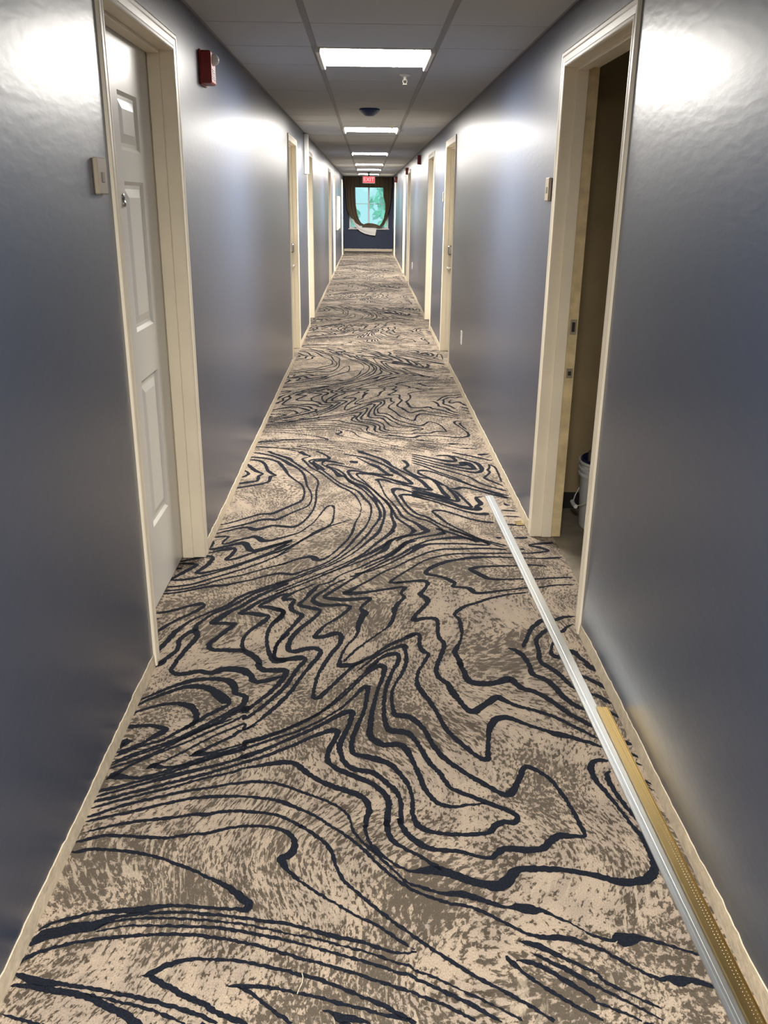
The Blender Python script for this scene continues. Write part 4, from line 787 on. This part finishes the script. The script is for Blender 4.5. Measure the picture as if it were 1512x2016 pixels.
def tree(x, y, h, r, label, seed):
    rnd = random.Random(seed)
    e = empty('tree', (x, y, -.5), label=label, category='tree', group='blurred trees outside the end window')
    put('trunk', MB().tube([(x, y, -.5), (x+.1, y, h*.3), (x, y, h*.6)], .14, 8), M_bark, e)
    V = []; F = []
    for i in range(900):
        while True:
            p = Vector((rnd.uniform(-1, 1), rnd.uniform(-1, 1), rnd.uniform(-1, 1)))
            if p.length < 1: break
        p = p*(.55+.45*rnd.random()); c = Vector((x+p.x*r, y+p.y*r, h*.46+p.z*h*.5))
        n = Vector((rnd.uniform(-1, 1), rnd.uniform(-1, 1), rnd.uniform(-1, 1))).normalized(); a = n.orthogonal().normalized(); b = n.cross(a)
        q = rnd.uniform(.10, .22); k = len(V)
        V += [c-a*q, c+b*q*.6, c+a*q, c-b*q*.6]; F.append((k, k+1, k+2, k+3))
    me = bpy.data.meshes.new('crown'); me.from_pydata(V, [], F); me.update()
    put('crown', me, M_hedge, e, kind='stuff')
tree(1.15, Y1C+7.5, 3.3, 1.1, 'pale green tree outside, in the right half of the window', 1)
tree(-1.3, Y1C+9.5, 1.7, 1.1, 'pale green tree outside, low in the left half of the window', 2)
tree(2.9, Y1C+10, 4.4, 1.6, 'green tree outside behind the right curtain', 3)

# ------------------------------------------------------------------ bucket in the room
bx, by = 1.178, 3.985
e = empty('bucket', (bx, by, 0), label='white plastic pail with dark blue liner inside the open doorway', category='bucket')
hb = .335
put('pail_body', MB().lathe(bx, by, [(.118, -.0025), (.122, .004), (.134, hb-.075), (.143, hb-.074), (.143, hb-.064), (.135, hb-.062), (.136, hb-.045), (.145, hb-.044), (.145, hb-.034), (.137, hb-.032),
    (.138, hb-.010), (.147, hb-.009), (.147, hb), (.139, hb+.001), (.135, hb-.004), (.134, hb-.03)], 40, close=False).lathe(bx, by, [(.118, -.0025), (.001, -.0024)], 40, close=False), M_whitep, e, smooth=True)
put('liner', MB().lathe(bx, by, [(.134, hb-.002), (.136, hb+.008), (.130, hb+.012), (.124, hb-.02), (.120, hb-.06), (.001, hb-.065)], 30, close=False), M_navy, e, smooth=True)
ang = [math.radians(a) for a in range(0, 181, 12)]
put('bail_handle', MB().tube([(bx-.15*math.sin(a)*1.0-.004, by+.145*math.cos(a), hb-.06-.165*math.sin(a)) for a in ang], .0028, 6)
    .tube([(bx-.155, by-.04, .111), (bx-.157, by, .108), (bx-.155, by+.04, .111)], .010, 8), M_whitep, e)
e2 = empty('sanding_block', (bx+.0, by, hb), label='grey block poking out of the dark pail inside the doorway', category='block')
put('grip', MB().box(bx-.105, bx-.02, by-.02, by+.02, hb-.042, hb+.048, .008), M_button, e2)
put('grey_pad', MB().box(bx-.100, bx-.015, by-.024, by+.024, hb-.054, hb-.042, .002), M_steel, e2)

# ------------------------------------------------------------------ metal carpet bars lying on the carpet
def bar(profile, A, B, name, m, parent, lift=0.0):
    A = Vector((A[0], A[1], 0)); B = Vector((B[0], B[1], 0)); d = (B-A).normalized(); n = Vector((d.y, -d.x, 0))   # n points to +x side
    mb = MB(); mb.loft([[tuple(P+n*u+Vector((0, 0, z+lift))) for u, z in profile] for P in (A, B)])
    return put(name, mb, m, parent)
SA, SB = (.668, 4.425), (.747, .78)
e = empty('carpet_bar', (.70, 2.6, 0), label='long silver metal carpet bar lying on the carpet along the right wall', category='metal bar')
flange = [(-.0225, .0009), (-.0225, .0026), (-.0215, .0034), (.0028, .0036), (.0040, .0030), (.0040, .0009)]
ridge = [(.0040, .0009), (.0040, .0030), (.0075, .0030), (.0085, .0052), (.0112, .0052), (.0122, .0028), (.0158, .0028), (.0168, .0050), (.0213, .0048), (.0225, .0034), (.0225, .0009)]
bar(flange, SA, SB, 'flange', M_alu, e); bar(ridge, SA, SB, 'ridged_edge', M_alu, e)
GA, GB = (.7455, 2.335), (.7725, .62)
e = empty('carpet_gripper', (.76, 1.6, 0), label='gold metal gripper bar with punched dots overlapping the silver bar', category='metal bar')
ch = [(-.0175, .0064), (-.0175, .0125), (-.0155, .0125), (-.0150, .0084), (.0125, .0078), (.0135, .0135), (.0165, .0135), (.0175, .0062)]
gp = bar(ch, GA, GB, 'channel', M_gold, e)
A = Vector((GA[0], GA[1], 0)); B = Vector((GB[0], GB[1], 0)); d = (B-A).normalized(); nrm = Vector((d.y, -d.x, 0)); L = (B-A).length
dm = MB()
n = int(L/.0085)
for i in range(n):
    for u in (-.010, -.002):
        p = A+d*(i*.0085+.004)+nrm*u; z = .0081 if u < -.005 else .0080
        dm.add([p+d*(-.0016)+nrm*(-.0009)+Vector((0, 0, z)), p+d*.0016+nrm*(-.0009)+Vector((0, 0, z)), p+d*.0016+nrm*.0009+Vector((0, 0, z)), p+d*(-.0016)+nrm*.0009+Vector((0, 0, z)), p+Vector((0, 0, z+.0012))],
               [(0, 1, 4), (1, 2, 4), (2, 3, 4), (3, 0, 4)])
put('punched_dots', dm, M_golddot, gp, kind='stuff')
# ------------------------------------------------------------------ small offcuts on the carpet
e = empty('metal_offcut', (.765, 4.0, 0), label='small gold metal offcut on the carpet against the right wall, past the open doorway', category='metal scrap')
o = MB().box(.745, .782, 3.975, 4.035, .0010, .0022, .0004); put('flat_strip', o, M_gold, e)
put('turned_edge', MB().box(.776, .782, 3.975, 4.035, .0022, .0085, .0008), M_golddot, e)
th = MB().tube([(-.128, 1.352, .0016), (-.125, 1.340, .0038), (-.126, 1.325, .0040), (-.131, 1.312, .0034), (-.134, 1.302, .0016)], .0010, 6)
put('loose_yarn', th, M_bare, smooth=True, label='short pale yarn snippet lying on the near carpet', category='yarn')
